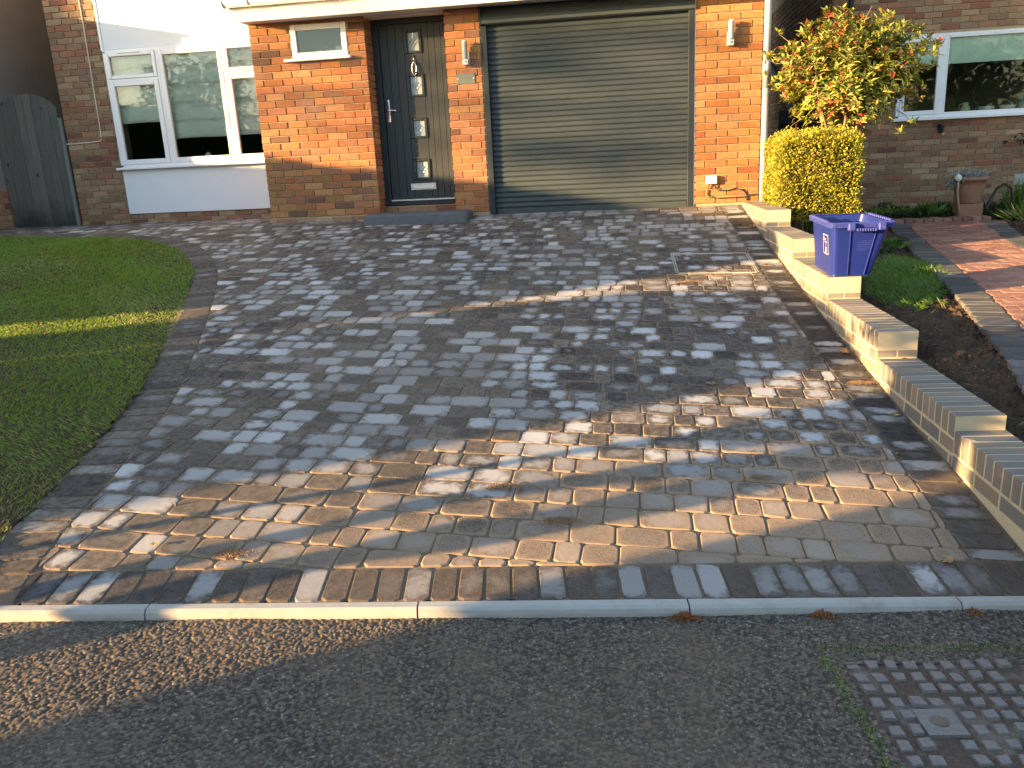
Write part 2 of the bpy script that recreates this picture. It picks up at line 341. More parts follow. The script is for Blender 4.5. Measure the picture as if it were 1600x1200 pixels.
def grid(name, x0, x1, y0, y1, nx, ny, zf, mat, parent=None, mask=None, smooth=True, chip=None, **props):
    xs = np.linspace(x0, x1, nx); ys = np.linspace(y0, y1, ny); X, Y = np.meshgrid(xs, ys)
    Z = zf(X, Y); v = np.stack([X, Y, Z], -1).reshape(-1, 3)
    i = np.arange((nx-1)*(ny-1)); r = i//(nx-1); c = i % (nx-1); a = r*nx+c
    f = np.stack([a, a+1, a+nx+1, a+nx], 1)
    if mask is not None:
        cx = (X[:-1, :-1]+X[1:, 1:])/2; cy = (Y[:-1, :-1]+Y[1:, 1:])/2; f = f[mask(cx, cy).reshape(-1)]
    me = bpy.data.meshes.new(name); me.vertices.add(len(v)); me.vertices.foreach_set('co', v.ravel())
    me.loops.add(len(f)*4); me.loops.foreach_set('vertex_index', f.ravel()); me.polygons.add(len(f))
    me.polygons.foreach_set('loop_start', np.arange(len(f))*4); me.polygons.foreach_set('loop_total', np.full(len(f), 4))
    me.polygons.foreach_set('use_smooth', np.full(len(f), smooth))
    if chip is not None:
        at = me.attributes.new('chip', 'FLOAT', 'POINT'); at.data.foreach_set('value', chip.ravel().astype(np.float32))
    me.materials.append(mat); me.update(); me.validate()
    o = bpy.data.objects.new(name, me); link(o, parent, WL[parent.name] if parent else (0,0,0))
    for a_, b_ in props.items(): o[a_] = b_
    return o
def leaves(name, P, D, U, L, Wd, tone, mat, parent=None, kind=None, fold=.25):
    """many small folded leaves: base P, direction D, up U, length L, width Wd (arrays)"""
    n = len(P); D = D/np.linalg.norm(D, axis=1, keepdims=True); Sd = np.cross(D, U); Sd /= np.linalg.norm(Sd, axis=1, keepdims=True)+1e-9
    Nn = np.cross(Sd, D); L = np.broadcast_to(L, (n,))[:, None]; Wd = np.broadcast_to(Wd, (n,))[:, None]
    v = np.stack([P, P+D*L*.45+Sd*Wd*.5+Nn*Wd*fold, P+D*L*.5, P+D*L*.45-Sd*Wd*.5+Nn*Wd*fold, P+D*L+Nn*L*-.12], 1).reshape(-1, 3)
    b = np.arange(n)[:, None]*5
    f = np.concatenate([b+[0, 2, 1], b+[0, 3, 2], b+[1, 2, 4], b+[2, 3, 4]], 1).reshape(-1, 3)
    me = bpy.data.meshes.new(name); off = WL[parent.name] if parent else (0,0,0)
    me.vertices.add(len(v)); me.vertices.foreach_set('co', (v-np.array(off)).ravel()); me.loops.add(len(f)*3); me.loops.foreach_set('vertex_index', f.ravel())
    me.polygons.add(len(f)); me.polygons.foreach_set('loop_start', np.arange(len(f))*3); me.polygons.foreach_set('loop_total', np.full(len(f), 3))
    at = me.attributes.new('tone', 'FLOAT', 'FACE'); at.data.foreach_set('value', np.repeat(tone, 4).astype(np.float32))
    me.materials.append(mat); me.update(); me.validate()
    o = bpy.data.objects.new(name, me); link(o, parent, off)
    if kind: o['kind'] = kind
    return o
def clip(poly, a, n):                           # keep the side where (p-a).n <= 0
    out = []
    for i in range(len(poly)):
        p, q = poly[i], poly[(i+1) % len(poly)]
        dp = (p[0]-a[0])*n[0]+(p[1]-a[1])*n[1]; dq = (q[0]-a[0])*n[0]+(q[1]-a[1])*n[1]
        if dp <= 0: out.append(p)
        if dp*dq < 0: t = dp/(dp-dq); out.append((p[0]+(q[0]-p[0])*t, p[1]+(q[1]-p[1])*t))
    return out
def area(p): return abs(sum(p[i][0]*p[(i+1)%len(p)][1]-p[(i+1)%len(p)][0]*p[i][1] for i in range(len(p))))/2

# ------------------------------------------------------------------ block making
def round_poly(poly, r, jit):
    out = []; n = len(poly)
    for i in range(n):
        p0, p, p1 = poly[i-1], poly[i], poly[(i+1) % n]
        a = math.hypot(p0[0]-p[0], p0[1]-p[1]); b = math.hypot(p1[0]-p[0], p1[1]-p[1])
        if a < 1e-4 or b < 1e-4: continue
        ra = min(r*random.uniform(.6, 1.5), a*.3); rb = min(r*random.uniform(.6, 1.5), b*.3)
        out.append((p[0]+(p0[0]-p[0])/a*ra+random.uniform(-jit, jit), p[1]+(p0[1]-p[1])/a*ra+random.uniform(-jit, jit)))
        out.append((p[0]+(p1[0]-p[0])/b*rb+random.uniform(-jit, jit), p[1]+(p1[1]-p[1])/b*rb+random.uniform(-jit, jit)))
    return out
def block(mb, poly, zf, bb, r=.014, jit=.0022, bev=.0048, h=.03, tone=0.0, flat=False):
    """paving block on polygon poly; zf(x,y) height of its top; bb = uncut rectangle for the face coordinates"""
    o = round_poly(poly, r, jit)
    if len(o) < 3: return
    cx = sum(p[0] for p in o)/len(o); cy = sum(p[1] for p in o)/len(o)
    uvf = lambda x, y: ((x-bb[0])/max(bb[2]-bb[0], 1e-3), (y-bb[1])/max(bb[3]-bb[1], 1e-3))
    ins = []
    for x, y in o:
        d = math.hypot(x-cx, y-cy)+1e-6; ins.append((x-(x-cx)/d*bev*1.2, y-(y-cy)/d*bev*1.2))
    n = len(o); vs = [(x, y, zf(x, y)) for x, y in ins] + [(x, y, zf(x, y)-bev*.75) for x, y in o] + [(x, y, zf(x, y)-h) for x, y in o]
    fs = [tuple(range(n))]
    for k_ in (0, 1):
        fs += [(k_*n+i, (k_+1)*n+i, (k_+1)*n+(i+1) % n, k_*n+(i+1) % n) for i in range(n)]
    uv = [uvf(x, y) for x, y in ins] + [(0, 0)]*(2*n)
    mb.add(vs, fs, tone, uv)
def ccw(p):
    return p if sum(p[i][0]*p[(i+1)%len(p)][1]-p[(i+1)%len(p)][0]*p[i][1] for i in range(len(p))) > 0 else p[::-1]
def campx(x, y, z):
    d = Vector((x, y, z))-CAMP; w = d.dot(CF)
    return (9e9 if w <= 0 else w), 512+830.3*d.dot(CR)/max(w, .01), 384-830.3*d.dot(CU)/max(w, .01)
def lay(parent, blocks, mat, zoff=0.0, limit=290, name='paving_block', rest='distant_paving_blocks', zfun=G, tilt=.004):
    """blocks: list of (poly, bb). The nearest visible ones are objects of their own, the rest one joined part."""
    items = []
    for poly, bb in blocks:
        poly = ccw(poly); cx = sum(p[0] for p in poly)/len(poly); cy = sum(p[1] for p in poly)/len(poly); z = float(zfun(cx, cy))
        w, px, py = campx(cx, cy, z); vis = -15 < px < 1040 and -10 < py < 790
        items.append((-(area(poly)/w**3) if vis else 1, poly, bb, cx, cy, z))
    items.sort(key=lambda t: t[0]); far = MB()
    e = .02
    for i, (_, poly, bb, cx, cy, z) in enumerate(items):
        gx = float(zfun(cx+e, cy)-zfun(cx-e, cy))/(2*e)+random.uniform(-tilt, tilt)*3; gy = float(zfun(cx, cy+e)-zfun(cx, cy-e))/(2*e)+random.uniform(-tilt, tilt)*3
        dz = random.uniform(-.0015, .0015)+zoff
        zf = lambda x, y: z+dz+gx*(x-cx)+gy*(y-cy)
        if i < limit:
            mb = MB(); block(mb, poly, zf, bb); obj(name, mb, mat, parent, (cx, cy, z))
        else: block(far, poly, zf, bb, tone=random.random()*.98+.01)
    if far.v: obj(rest, far, mat, parent, kind='stuff')

# ================================================================== THE GROUND
g = MB()                                        # one sheet to the horizon, lying under everything
o = grid('ground', -150, 150, -150, 150, 121, 121, lambda X, Y: np.where(Y > -7.2, -1.25, -1.02) + 0*X - .03, SOIL, kind='structure')

# road: a fine mesh of stone chippings where the camera looks, plain asphalt beyond
def rz(x, y): return kz(x)-.038-.012*(ky(x)-y)
x0, x1, y0, y1 = -3.1, 1.35, -8.05, -6.42; st = .0034
nx, ny = int((x1-x0)/st), int((y1-y0)/st)
H = np.zeros((ny, nx), np.float32)
nch = 105000; cx = rng.integers(3, nx-4, nch); cy = rng.integers(3, ny-4, nch); rad = rng.uniform(.75, 2.1, nch); top = rng.uniform(.35, 1, nch)
for dx in range(-2, 3):
    for dy in range(-2, 3):
        dd = np.sqrt((dx+rng.uniform(-.4, .4, nch))**2+(dy+rng.uniform(-.4, .4, nch))**2); hv = np.where(dd < rad, top*np.sqrt(np.clip(1-(dd/rad)**2, 0, 1)*.7+.3), 0)
        np.maximum.at(H, (cy+dy, cx+dx), hv.astype(np.float32))
gx_, gy_ = np.meshgrid(np.linspace(x0, x1, nx), np.linspace(y0, y1, ny))
worn = .5+.5*np.sin(gx_*1.7+1)*np.cos(gy_*3.1)          # smoother and rougher patches
amp = .0050*(.6+.4*worn)
edge = np.interp(gx_, [-2.9, -2.2, -1.3, -.6, -.1, .2, .5, .8], [.0, .006, .002, .0, .004, .010, .014, .008])*np.clip(1-(ky(gx_)-gy_-.05)/.12, 0, 1)
road = struct('road')
o = grid('road_surface', x0, x1, y0, y1, nx, ny, lambda X, Y: rz(X, Y)+H*amp+edge+.002*np.sin(X*9)*np.sin(Y*7),
         ASPH, road, mask=lambda X, Y: (Y < ky(X)-.03) & ~((X > .03+.16*(Y+6.9)*0) & (X*.9889+Y*.1483 > -.998) & (X*.9889+Y*.1483 < .95) & (X*-.1483+Y*.9889 < -6.845)), chip=H, kind='structure')
grid('road_surface', -60, 60, -14, -6.2, 200, 60, lambda X, Y: rz(np.clip(X, -9, 4), Y)-.006-.0*X, ASPH, road,
     mask=lambda X, Y: (Y < ky(X)+.1) & ~((X > x0) & (X < x1) & (Y > y0) & (Y < y1)), kind='structure')

# kerb: precast edging lengths
kerb = struct('kerb')
for i in range(-8, 9):
    s0 = i*.918+.0; a = np.array([-2.2375, ky(-2.2375)])+KD*s0; b = a+KD*.912
    nrm = np.array([KD[1], -KD[0]])
    mb = MB(); ins = .006
    prof = [(0, 0), (.034, 0), (.046, -.010), (.05, -.025), (.05, -.14), (0, -.14)]
    vs = []
    for e_, j in ((a, 0), (b, 1)):
        for d, h in prof: p = e_+nrm*d; vs.append((p[0], p[1], float(kz(e_[0]))+h+random.uniform(-.001, .001)))
    n = len(prof); fs = [tuple(range(n)), tuple(range(2*n-1, n-1, -1))]+[(j, n+j, n+(j+1) % n, (j+1) % n) for j in range(n)]
    mb.add(vs, fs); obj('kerb_stone', mb, KERB, kerb, tuple((a[0], a[1], float(kz(a[0])))))

# ------------------------------------------------------------------ driveway
drive = struct('driveway')
INNER = [(-2.90, -7.16), (-2.97, -6.90), (-3.06, -6.55), (-3.11, -6.25), (-3.21, -5.8), (-3.33, -5.3), (-3.58, -4.6), (-4.01, -3.5), (-4.45, -2.5), (-4.82, -1.85), (-5.28, -1.27), (-5.86, -.85), (-6.5, -.58), (-7.3, -.42), (-8.1, -.34), (-9.5, -.30)]
def crom(P, n):
    P = [np.array(p, float) for p in P]; P = [2*P[0]-P[1]]+P+[2*P[-1]-P[-2]]; out = []
    for i in range(1, len(P)-2):
        for j in range(n):
            t = j/n; out.append(.5*((2*P[i])+(-P[i-1]+P[i+1])*t+(2*P[i-1]-5*P[i]+4*P[i+1]-P[i+2])*t*t+(-P[i-1]+3*P[i]-3*P[i+1]+P[i+2])*t**3))
    out.append(P[-2]); return np.array(out)
IN = crom(INNER, 24)
seg = np.linalg.norm(np.diff(IN, axis=0), axis=1); AL = np.concatenate([[0], np.cumsum(seg)])
def cur(s): return np.array([np.interp(s, AL, IN[:, 0]), np.interp(s, AL, IN[:, 1])])
def tan(s): d = cur(s+.08)-cur(s-.08); return d/np.linalg.norm(d)
BWID = .215
def nrmR(s): t = tan(s); return np.array([t[1], -t[0]])         # towards the drive
def sold(y): return ky(y)
bl = []; s = .0
while s < AL[-1]-.1:
    w = .100; a, b = cur(s+.0045), cur(s+w-.0045); na, nb = nrmR(s+.0045), nrmR(s+w-.0045)
    poly = [tuple(a), tuple(a+na*BWID), tuple(b+nb*BWID), tuple(b)]
    if a[1] > ky(a[0])-.02:
        q0 = np.array([0, ky(0)+.0]); nk = (KD[1], -KD[0]); pc = clip(poly, (a[0], float(ky(a[0]))+.006), (KD[1], -KD[0]))
        if len(pc) > 2 and area(pc) > .003: bl.append((pc, (min(p[0] for p in pc), min(p[1] for p in pc), max(p[0] for p in pc), max(p[1] for p in pc))))
    s += w
lawn_edge = bl
lay(drive, bl, BORD, name='edging_block', limit=95, rest='distant_edging_blocks')
# soldier course along the kerb
bl = []; nk = np.array([-KD[1], KD[0]]); pit = .0945
for i in range(-10, 36):
    a = np.array([-2.2375, ky(-2.2375)])+KD*(i*pit+.01)+nk*.006; wd = pit-random.uniform(.007, .011)
    poly = [tuple(a), tuple(a+KD*wd), tuple(a+KD*wd+nk*.198), tuple(a+nk*.198)]
    c = a+KD*wd/2+nk*.1
    s_ = np.argmin(np.linalg.norm(IN-c, axis=1)); d = np.dot(c-IN[s_], nrmR(AL[s_])); 
    if c[0] < -2.3 and d < BWID+.2:
        nr = nrmR(AL[s_]); poly = clip(poly, tuple(IN[s_]+nr*(BWID+.006)), (-nr[0], -nr[1]))
        if len(poly) < 3 or area(poly) < .0015: continue
    if c[0] > .93: continue
    bl.append((poly, (min(p[0] for p in poly), min(p[1] for p in poly), max(p[0] for p in poly), max(p[1] for p in poly))))
lay(drive, bl, CHAR, name='soldier_block', limit=60)
# wall line (face of the low wall towards the drive)
WX, WY, WA = .563538, -1.344175, .0538297
WC = np.array([math.sin(WA), -math.cos(WA)]); WN = np.array([math.cos(WA), math.sin(WA)])
def wl(s, n=0.0): return np.array([WX, WY])+WC*s+WN*n
def wall_x(y): s = (WY-y)/math.cos(WA); return WX+s*math.sin(WA)
# right hand edging: blocks laid across, between the field and the wall
bl = []; s = -1.30
while s < 5.35:
    a = wl(s, -.012); b = wl(s+.094, -.012); RW = .20
    if s > 4.62: pass
    a2, b2 = wl(s, -.012-RW), wl(s+.094, -.012-RW)
    poly = [tuple(a2), tuple(b2), tuple(b), tuple(a)]
    c = (a+b2)/2
    pc = clip(poly, (c[0], float(ky(c[0]))+.215), (0, -1)) if c[1] < ky(c[0])+.35 else poly
    if len(pc) > 2 and area(pc) > .004 and min(p[1] for p in pc) > ky(c[0])+.1:
        bl.append((pc, (min(p[0] for p in poly), min(p[1] for p in poly), max(p[0] for p in poly), max(p[1] for p in poly))))
    s += .101
lay(drive, bl, CHAR, name='edging_block', limit=70, rest='distant_edging_blocks')
# pale row along the front of the house
bl = []
x = -2.36
while x < .52:
    for yy in (-.115, -.225):
        w = .2; poly = [(x+.003, yy+.003), (x+w-.003, yy+.003), (x+w-.003, yy+.104), (x+.003, yy+.104)]
        bl.append((poly, (x, yy, x+w, yy+.108)))
    x += .2
lay(drive, bl, PALE, name='threshold_block', limit=40)
bl = []; x = -4.75
while x < -2.5:
    w = .2; yy = -.115; poly = [(x+.003, yy+.003), (x+w-.003, yy+.003), (x+w-.003, yy+.104), (x+.003, yy+.104)]; bl.append((poly, (x, yy, x+w, yy+.108))); x += .2
lay(drive, bl, PALE, name='threshold_block', limit=20)
# the field: coursed tumbled blocks in mixed lengths, cut to the edgings
bl = []; y = .975; row = 0
while y > -7.05:
    yt, yb = y-.003, y-.138
    xl = -9.4 if y > .0 else max(-9.4, -9.4)
    x = xl + random.uniform(0, .1)
    while x < .75:
        w = random.choices([.105, .141, .176, .212], [.30, .38, .12, .20])[0]
        a, b = x+.003, x+w-.003; cx, cy = (a+b)/2, (yt+yb)/2
        j = lambda: random.uniform(-.0035, .0035)
        poly = [(a+j(), yb+j()), (b+j(), yb+j()), (b+j(), yt+j()), (a+j(), yt+j())]; bb = (a, yb, b, yt)
        x += w
        if y > 0 and (cx > -4.9): continue
        if cx > -4.95 and cy > -.15 and cx < -4.6: 
            if cy > -.0: continue
        if cx > -2.36: poly = clip(poly, (0, -.232), (0, 1))
        elif cx > -4.78: poly = clip(poly, (0, -.125 if not (-3.56 < cx < -2.36) else -.37), (0, 1))
        if cy > .8: poly = clip(poly, (0, .96), (0, 1))
        rx = wall_x(cy)-.217
        poly = clip(poly, (rx, cy), (WN[0], WN[1])) if len(poly) > 2 else poly
        if len(poly) > 2: poly = clip(poly, (cx, float(ky(cx))+.213), (KD[1], -KD[0]))
        if len(poly) > 2 and cy < .25:
            d = np.linalg.norm(IN-np.array([cx, cy]), axis=1); i = int(np.argmin(d))
            if cx < -2.3 or d[i] < .6:
                nr = nrmR(AL[i]); e = IN[i]+nr*(BWID+.006); poly = clip(poly, tuple(e), (-nr[0], -nr[1]))
        if len(poly) > 2 and area(poly) > .0016: bl.append((poly, bb))
    y -= .141; row += 1
lay(drive, bl, PAVE, limit=290)
# bed of jointing sand under all the blocks
def inside(X, Y):
    m_ = (X < wall_x(Y)+.02) & (Y > ky(X)) & (Y < np.where(X < -4.6, 1.02, .05))
    P_ = np.stack([X.ravel(), Y.ravel()], 1); idx = np.empty(len(P_), int)
    for a in range(0, len(P_), 20000):
        idx[a:a+20000] = np.argmin(((P_[a:a+20000, None]-IN[None, ::3])**2).sum(-1), 1)
    idx *= 3; T = np.gradient(IN, axis=0); T /= np.linalg.norm(T, axis=1, keepdims=True)
    dd = ((P_-IN[idx])*np.stack([T[idx, 1], -T[idx, 0]], 1)).sum(1).reshape(X.shape)
    return m_ & (dd > -.03)
grid('sand_bed', -9.4, 1.0, -7.1, 1.05, 260, 200, lambda X, Y: G(X, Y)-.0060, SAND, drive, mask=inside, kind='structure')

# lawn
def lawn_mask(X, Y, off=0.0):
    P_ = np.stack([X.ravel(), Y.ravel()], 1); idx = np.empty(len(P_), int)
    for a in range(0, len(P_), 20000): idx[a:a+20000] = np.argmin(((P_[a:a+20000, None]-IN[None, ::3])**2).sum(-1), 1)
    idx *= 3; T = np.gradient(IN, axis=0); T /= np.linalg.norm(T, axis=1, keepdims=True)
    dd = ((P_-IN[idx])*np.stack([T[idx, 1], -T[idx, 0]], 1)).sum(1).reshape(X.shape)
    return (dd < off) & (Y > ky(X)+.0) & (Y < -.2)
def lz(X, Y): return G(X, Y)+.006+.012*np.sin(X*2.1)*np.cos(Y*1.7)+.006*np.sin(X*7+Y*5)
grid('lawn_soil', -9.4, -2.8, -8.0, -.2, 150, 150, lz, SOIL, mask=lambda X, Y: lawn_mask(X, Y, .0), kind='structure')
def grass(name, n, xr, yr, mask, zf, mat, hmin=.018, hmax=.045, wd=.0032, toneb=None, parent=None):
    X = rng.uniform(xr[0], xr[1], n); Y = rng.uniform(yr[0], yr[1], n); k_ = mask(X[None], Y[None])[0]; X, Y = X[k_], Y[k_]
    w = np.array([1.0]*len(X)); dist = np.hypot(X-CAMP.x, Y-CAMP.y)
    n = len(X); Z = zf(X, Y)-.004; th = rng.uniform(0, 2*np.pi, n)
    sw = np.sin(X*3.1+Y*1.3)+np.sin(X*1.1-Y*4.2); th = th*.55+sw*1.2
    lean = rng.uniform(.35, 1.1, n); D = np.stack([np.cos(th)*lean, np.sin(th)*lean, np.ones(n)*.62], 1)
    L = rng.uniform(hmin, hmax, n)*(.8+.25*np.sin(X*2.3)*np.sin(Y*1.9+X)); U = np.stack([-np.sin(th), np.cos(th), np.zeros(n)+.3], 1)
    t = np.clip(.57+.2*np.sin(X*1.9+Y*.8)*np.sin(Y*2.3)+.12*np.sin(X*5.3)*np.sin(Y*6.1)+rng.normal(0, .2, n), .02, .97)
    return leaves(name, np.stack([X, Y, Z], 1), D, U, L, wd*np.clip(dist/4.5, .8, 2.2), t, mat, parent, 'stuff', .1)
o = grass('grass', 250000, (-8.6, -2.9), (-6.9, -.25), lambda X, Y: lawn_mask(X, Y, .012) & (X*.64+Y*-.2 > -8), lz, GRASS)
tag(o, 'mown green lawn with brown tinges inside the curved edging', 'lawn')

# ================================================================== BRICKWORK
BR = {}
def brick_mesh(w, h, mat, key):
    kk = (round(w, 3), round(h, 3), mat.name, key)
    if kk not in BR:
        mb = MB(); mb.bbox((-w/2, -.008, -h/2), (w/2, .03, h/2), .0035)
        mb.v = [(x+random.uniform(-.0016, .0016), y+random.uniform(-.001, .001), z+random.uniform(-.0016, .0016)) for x, y, z in mb.v]
        BR[kk] = mb.mesh('brick', mat)
    return BR[kk]
def courses(u0, u1, z0, z1, holes=(), phase=0, H=.075, L=.225, header=False, k0=0):
    """list of (u, z, w, h) brick faces on a wall strip; holes are (u0,u1,z0,z1)"""
    out = []; k = k0; z = z0
    while z < z1-.01:
        h = min(.065, z1-z-.005); off = (phase + (k % 2)*.5) % 1
        cuts = [u0]; u = u0-L*off if off else u0
        spans = [(u0, u1)]
        for a, b, c, d in holes:
            if z+.05 > c and z+.02 < d:
                ns = []
                for s_, e_ in spans:
                    if a > s_: ns.append((s_, min(e_, a)))
                    if b < e_: ns.append((max(s_, b), e_))
                    if b <= s_ or a >= e_: pass
                spans = [t for t in ns if t[1]-t[0] > .03]
        for s_, e_ in spans:
            j = math.floor((s_-u0+L*off)/L)*L+u0-L*off
            while j < e_-.012:
                a, b = max(j, s_), min(j+L, e_)
                if b-a > .03: out.append(((a+b)/2, z+h/2+.005, b-a-.010, h))
                j += L
        z += H; k += 1
    return out
def lay_bricks(parent, specs, mat, face='y', pos=0.0, flip=1):
    """-> list of placement records (parent, mesh, matrix loc, rot)"""
    rec = []
    for u, z, w, h in specs:
        if face == 'y': loc = (u, pos+random.uniform(-.0012, .0012), z); rot = Matrix.Rotation(0, 3, 'Z')
        elif face == 'x+': loc = (pos, u, z); rot = Matrix.Rotation(R(90), 3, 'Z')        # face looks to +x
        else: loc = (pos, u, z); rot = Matrix.Rotation(R(-90), 3, 'Z')                    # face looks to -x
        rec.append((parent, w, h, mat, loc, rot))
    return rec
def place_bricks(recs, owner, limit=285):
    def key(r):
        w, px, py = campx(*r[4]); return r[1]*r[2]/w**2 if (-20 < px < 1044 and -12 < py < 780) else -1
    recs = sorted(recs, key=key, reverse=True); far = {}
    for i, (par, w, h, mat, loc, rot) in enumerate(recs):
        me = brick_mesh(round(w, 2), h, mat, random.randrange(3))
        if i < limit and key(recs[i]) > 0: inst('brick', me, par, loc, rot.to_quaternion())
        else:
            mb = far.setdefault(mat.name, (MB(), mat))[0]
            t = random.random()*.98+.01
            vs = [tuple(rot @ v.co + Vector(loc)) for v in me.vertices]; mb.add(vs, [tuple(p.vertices) for p in me.polygons], t)
    for nm, (mb, mat) in far.items(): obj('far_bricks', mb, mat, owner, kind='stuff')

# ------------------------------------------------------------------ the house
house = thing('brick_house', 'brick house with white bay panel, dark front door and grey roller garage', 'house', (-3.5, .5, 0))
recs = []
def wallbox(name, a, b, mat, parent):
    mb = MB(); mb.box(a, b); return obj(name, mb, mat, parent)
# porch wall, right of the window bay
XL, XR = -4.78, -3.463
w1 = wallbox('porch_wall', (XL+.012, .006, -.3), (XR-.012, .3, 2.13), MORTAR, house)
wh = [(-4.302, -3.668, 1.735, 2.09)]
recs += lay_bricks(w1, courses(XL, XR, .05, 2.12, wh, .0), RED, 'y', .0)
recs += lay_bricks(w1, courses(XL-.02, XR+.012, -.03, .045, (), .5), BROWN, 'y', -.024)
mb = MB(); mb.box((XL-.015, -.022, -.3), (XR+.012, .006, .044)); obj('plinth_mortar', mb, MORTAR, w1)
recs += lay_bricks(w1, courses(.03, .235, .05, 2.12, (), 0, L=.21), RED, 'x+', XR-.002)
recs += lay_bricks(w1, courses(.02, .98, -.03, 2.12, (), 0), RED, 'x-', XL+.006)
w1b = wallbox('return_wall', (XL+.01, .3, -.3), (XL+.25, 1.0, 2.13), MORTAR, house)
# pier between door and garage, pier right of the garage
w2 = wallbox('door_pier_wall', (-2.585, .006, -.3), (-2.212, .3, 2.13), MORTAR, house)
recs += lay_bricks(w2, courses(-2.600, -2.212, .03, 2.12, (), .0), RED, 'y', .0)
w3 = wallbox('garage_pier_wall', (.002, .006, -.4), (.655, 6.0, 2.6), MORTAR, house)
recs += lay_bricks(w3, courses(.0, .668, .02, 2.3, (), .5, k0=1), ORANGE, 'y', .0)
# wall with the bay window, one metre further back
WYB = 1.0
w4 = wallbox('bay_wall', (-7.88, WYB+.006, -.3), (-4.53, WYB+.25, 5.4), MORTAR, house)
recs += lay_bricks(w4, courses(-7.888, -7.17, -.03, 3.0, (), .5), BROWN, 'y', WYB)
recs += lay_bricks(w4, courses(-7.17, -4.80, -.03, .11, (), .0), BROWN, 'y', WYB)
mb = MB(); mb.box((-7.165, WYB-.03, .118), (-4.8, WYB+.004, .675)); obj('lower_render_panel', mb, WHITE, w4)
mb = MB(); mb.box((-7.155, WYB-.02, 2.122), (-4.8, WYB+.004, 5.0)); obj('upper_render_panel', mb, WHITE, w4)
mb = MB(); mb.box((-7.185, WYB-.03, 2.118), (-7.155, WYB+.004, 5.0)); obj('panel_trim', mb, UPVC, w4)
recs += lay_bricks(w4, courses(1.03, 1.6, -.03, 3.0, (), .0), BROWN, 'x-', -7.886)
# upper storey and roof, above the frame
mb = MB(); mb.box((-7.88, WYB+.25, -.3), (.655, 8, 5.0)); obj('upper_wall', mb, MORTAR, house)
mb = MB(); mb.add([(-8.1, .6, 5.0), (.9, .6, 5.0), (.9, 4.8, 7.4), (-8.1, 4.8, 7.4), (-8.1, 9, 5.0), (.9, 9, 5.0)], [(0, 1, 2, 3), (3, 2, 5, 4), (0, 3, 4), (1, 5, 2), (0, 4, 5, 1)]); obj('roof', mb, SLATE, house)
mb = MB(); mb.add([(-4.83, -.36, 2.33), (.80, -.36, 2.33), (.80, WYB+.26, 3.05), (-4.83, WYB+.26, 3.05), (-4.83, -.36, 2.30), (.80, -.36, 2.30), (.80, WYB+.26, 3.02), (-4.83, WYB+.26, 3.02)], [(0,1,2,3),(7,6,5,4),(0,4,5,1),(1,5,6,2),(3,2,6,7),(0,3,7,4)]); obj('lean_to_roof', mb, SLATE, house)
mb = MB(); mb.box((-4.80, -.33, 2.127), (.80, .30, 2.14)); so = obj('soffit', mb, FASCIA, house)
for i in range(28):
    x = -4.75+i*.2; mb = MB(); mb.box((x, -.325, 2.1245), (x+.192, -.002, 2.1268)); obj('soffit_board', mb, FASCIA, so)
mb = MB(); mb.bbox((-4.805, -.352, 2.098), (.81, -.333, 2.29), .003); fa = obj('fascia_board', mb, FASCIA, house)
mb = MB()
for i in range(8): mb.lathe((0, 0, 0), [(0, 0)], 3) if False else mb.box((-4.72+i*.42, -.3545, 2.135+.02*(i % 2)), (-4.712+i*.42, -.352, 2.143+.02*(i % 2)))
obj('fixing_pin', mb, STEEL, fa)
mb = MB()
prof = [(-.40-.062*math.cos(a), 2.298-.062*math.sin(a)) for a in [math.pi*i/9 for i in range(10)]]
for off, dr in ((0, 1),):
    vs = []; fs = []
    for x in (-4.84, .85):
        vs += [(x, y, z) for y, z in prof] + [(x, y*.0+(-.40+(y+.40)*.93), 2.298+(z-2.298)*.93) for y, z in prof]
    n = len(prof)*2; k_ = len(prof)
    for i in range(k_-1): fs += [(i, n+i, n+i+1, i+1), (k_+i, k_+i+1, n+k_+i+1, n+k_+i)]
    fs += [tuple(range(k_))]
    mb.add(vs, fs)
gt = obj('gutter', mb, UPVC, house, smooth=True)
for x in (-4.83, -4.55, -3.75, -2.9):
    mb = MB(); mb.tube([(x, y, z) for y, z in [(-.40-.066*math.cos(a), 2.298-.066*math.sin(a)) for a in [math.pi*i/9 for i in range(10)]]], .006, 6); obj('gutter_bracket', mb, UPVC, gt)
mb = MB(); mb.box((XR, .24, 2.10), (-2.60, .28, 2.13)); obj('door_head', mb, ANTH, house)
mb = MB(); mb.box((XR, .005, 2.108), (-2.60, .24, 2.127)); obj('porch_ceiling', mb, FASCIA, house)
mb = MB(); mb.box((XR, .15, -.3), (-2.60, .24, .118)); ds = obj('door_threshold_wall', mb, MORTAR, house)
recs += lay_bricks(ds, courses(XR+.01, -2.605, .045, .119, (), .3), BROWN, 'y', .142)
place_bricks(recs, house)

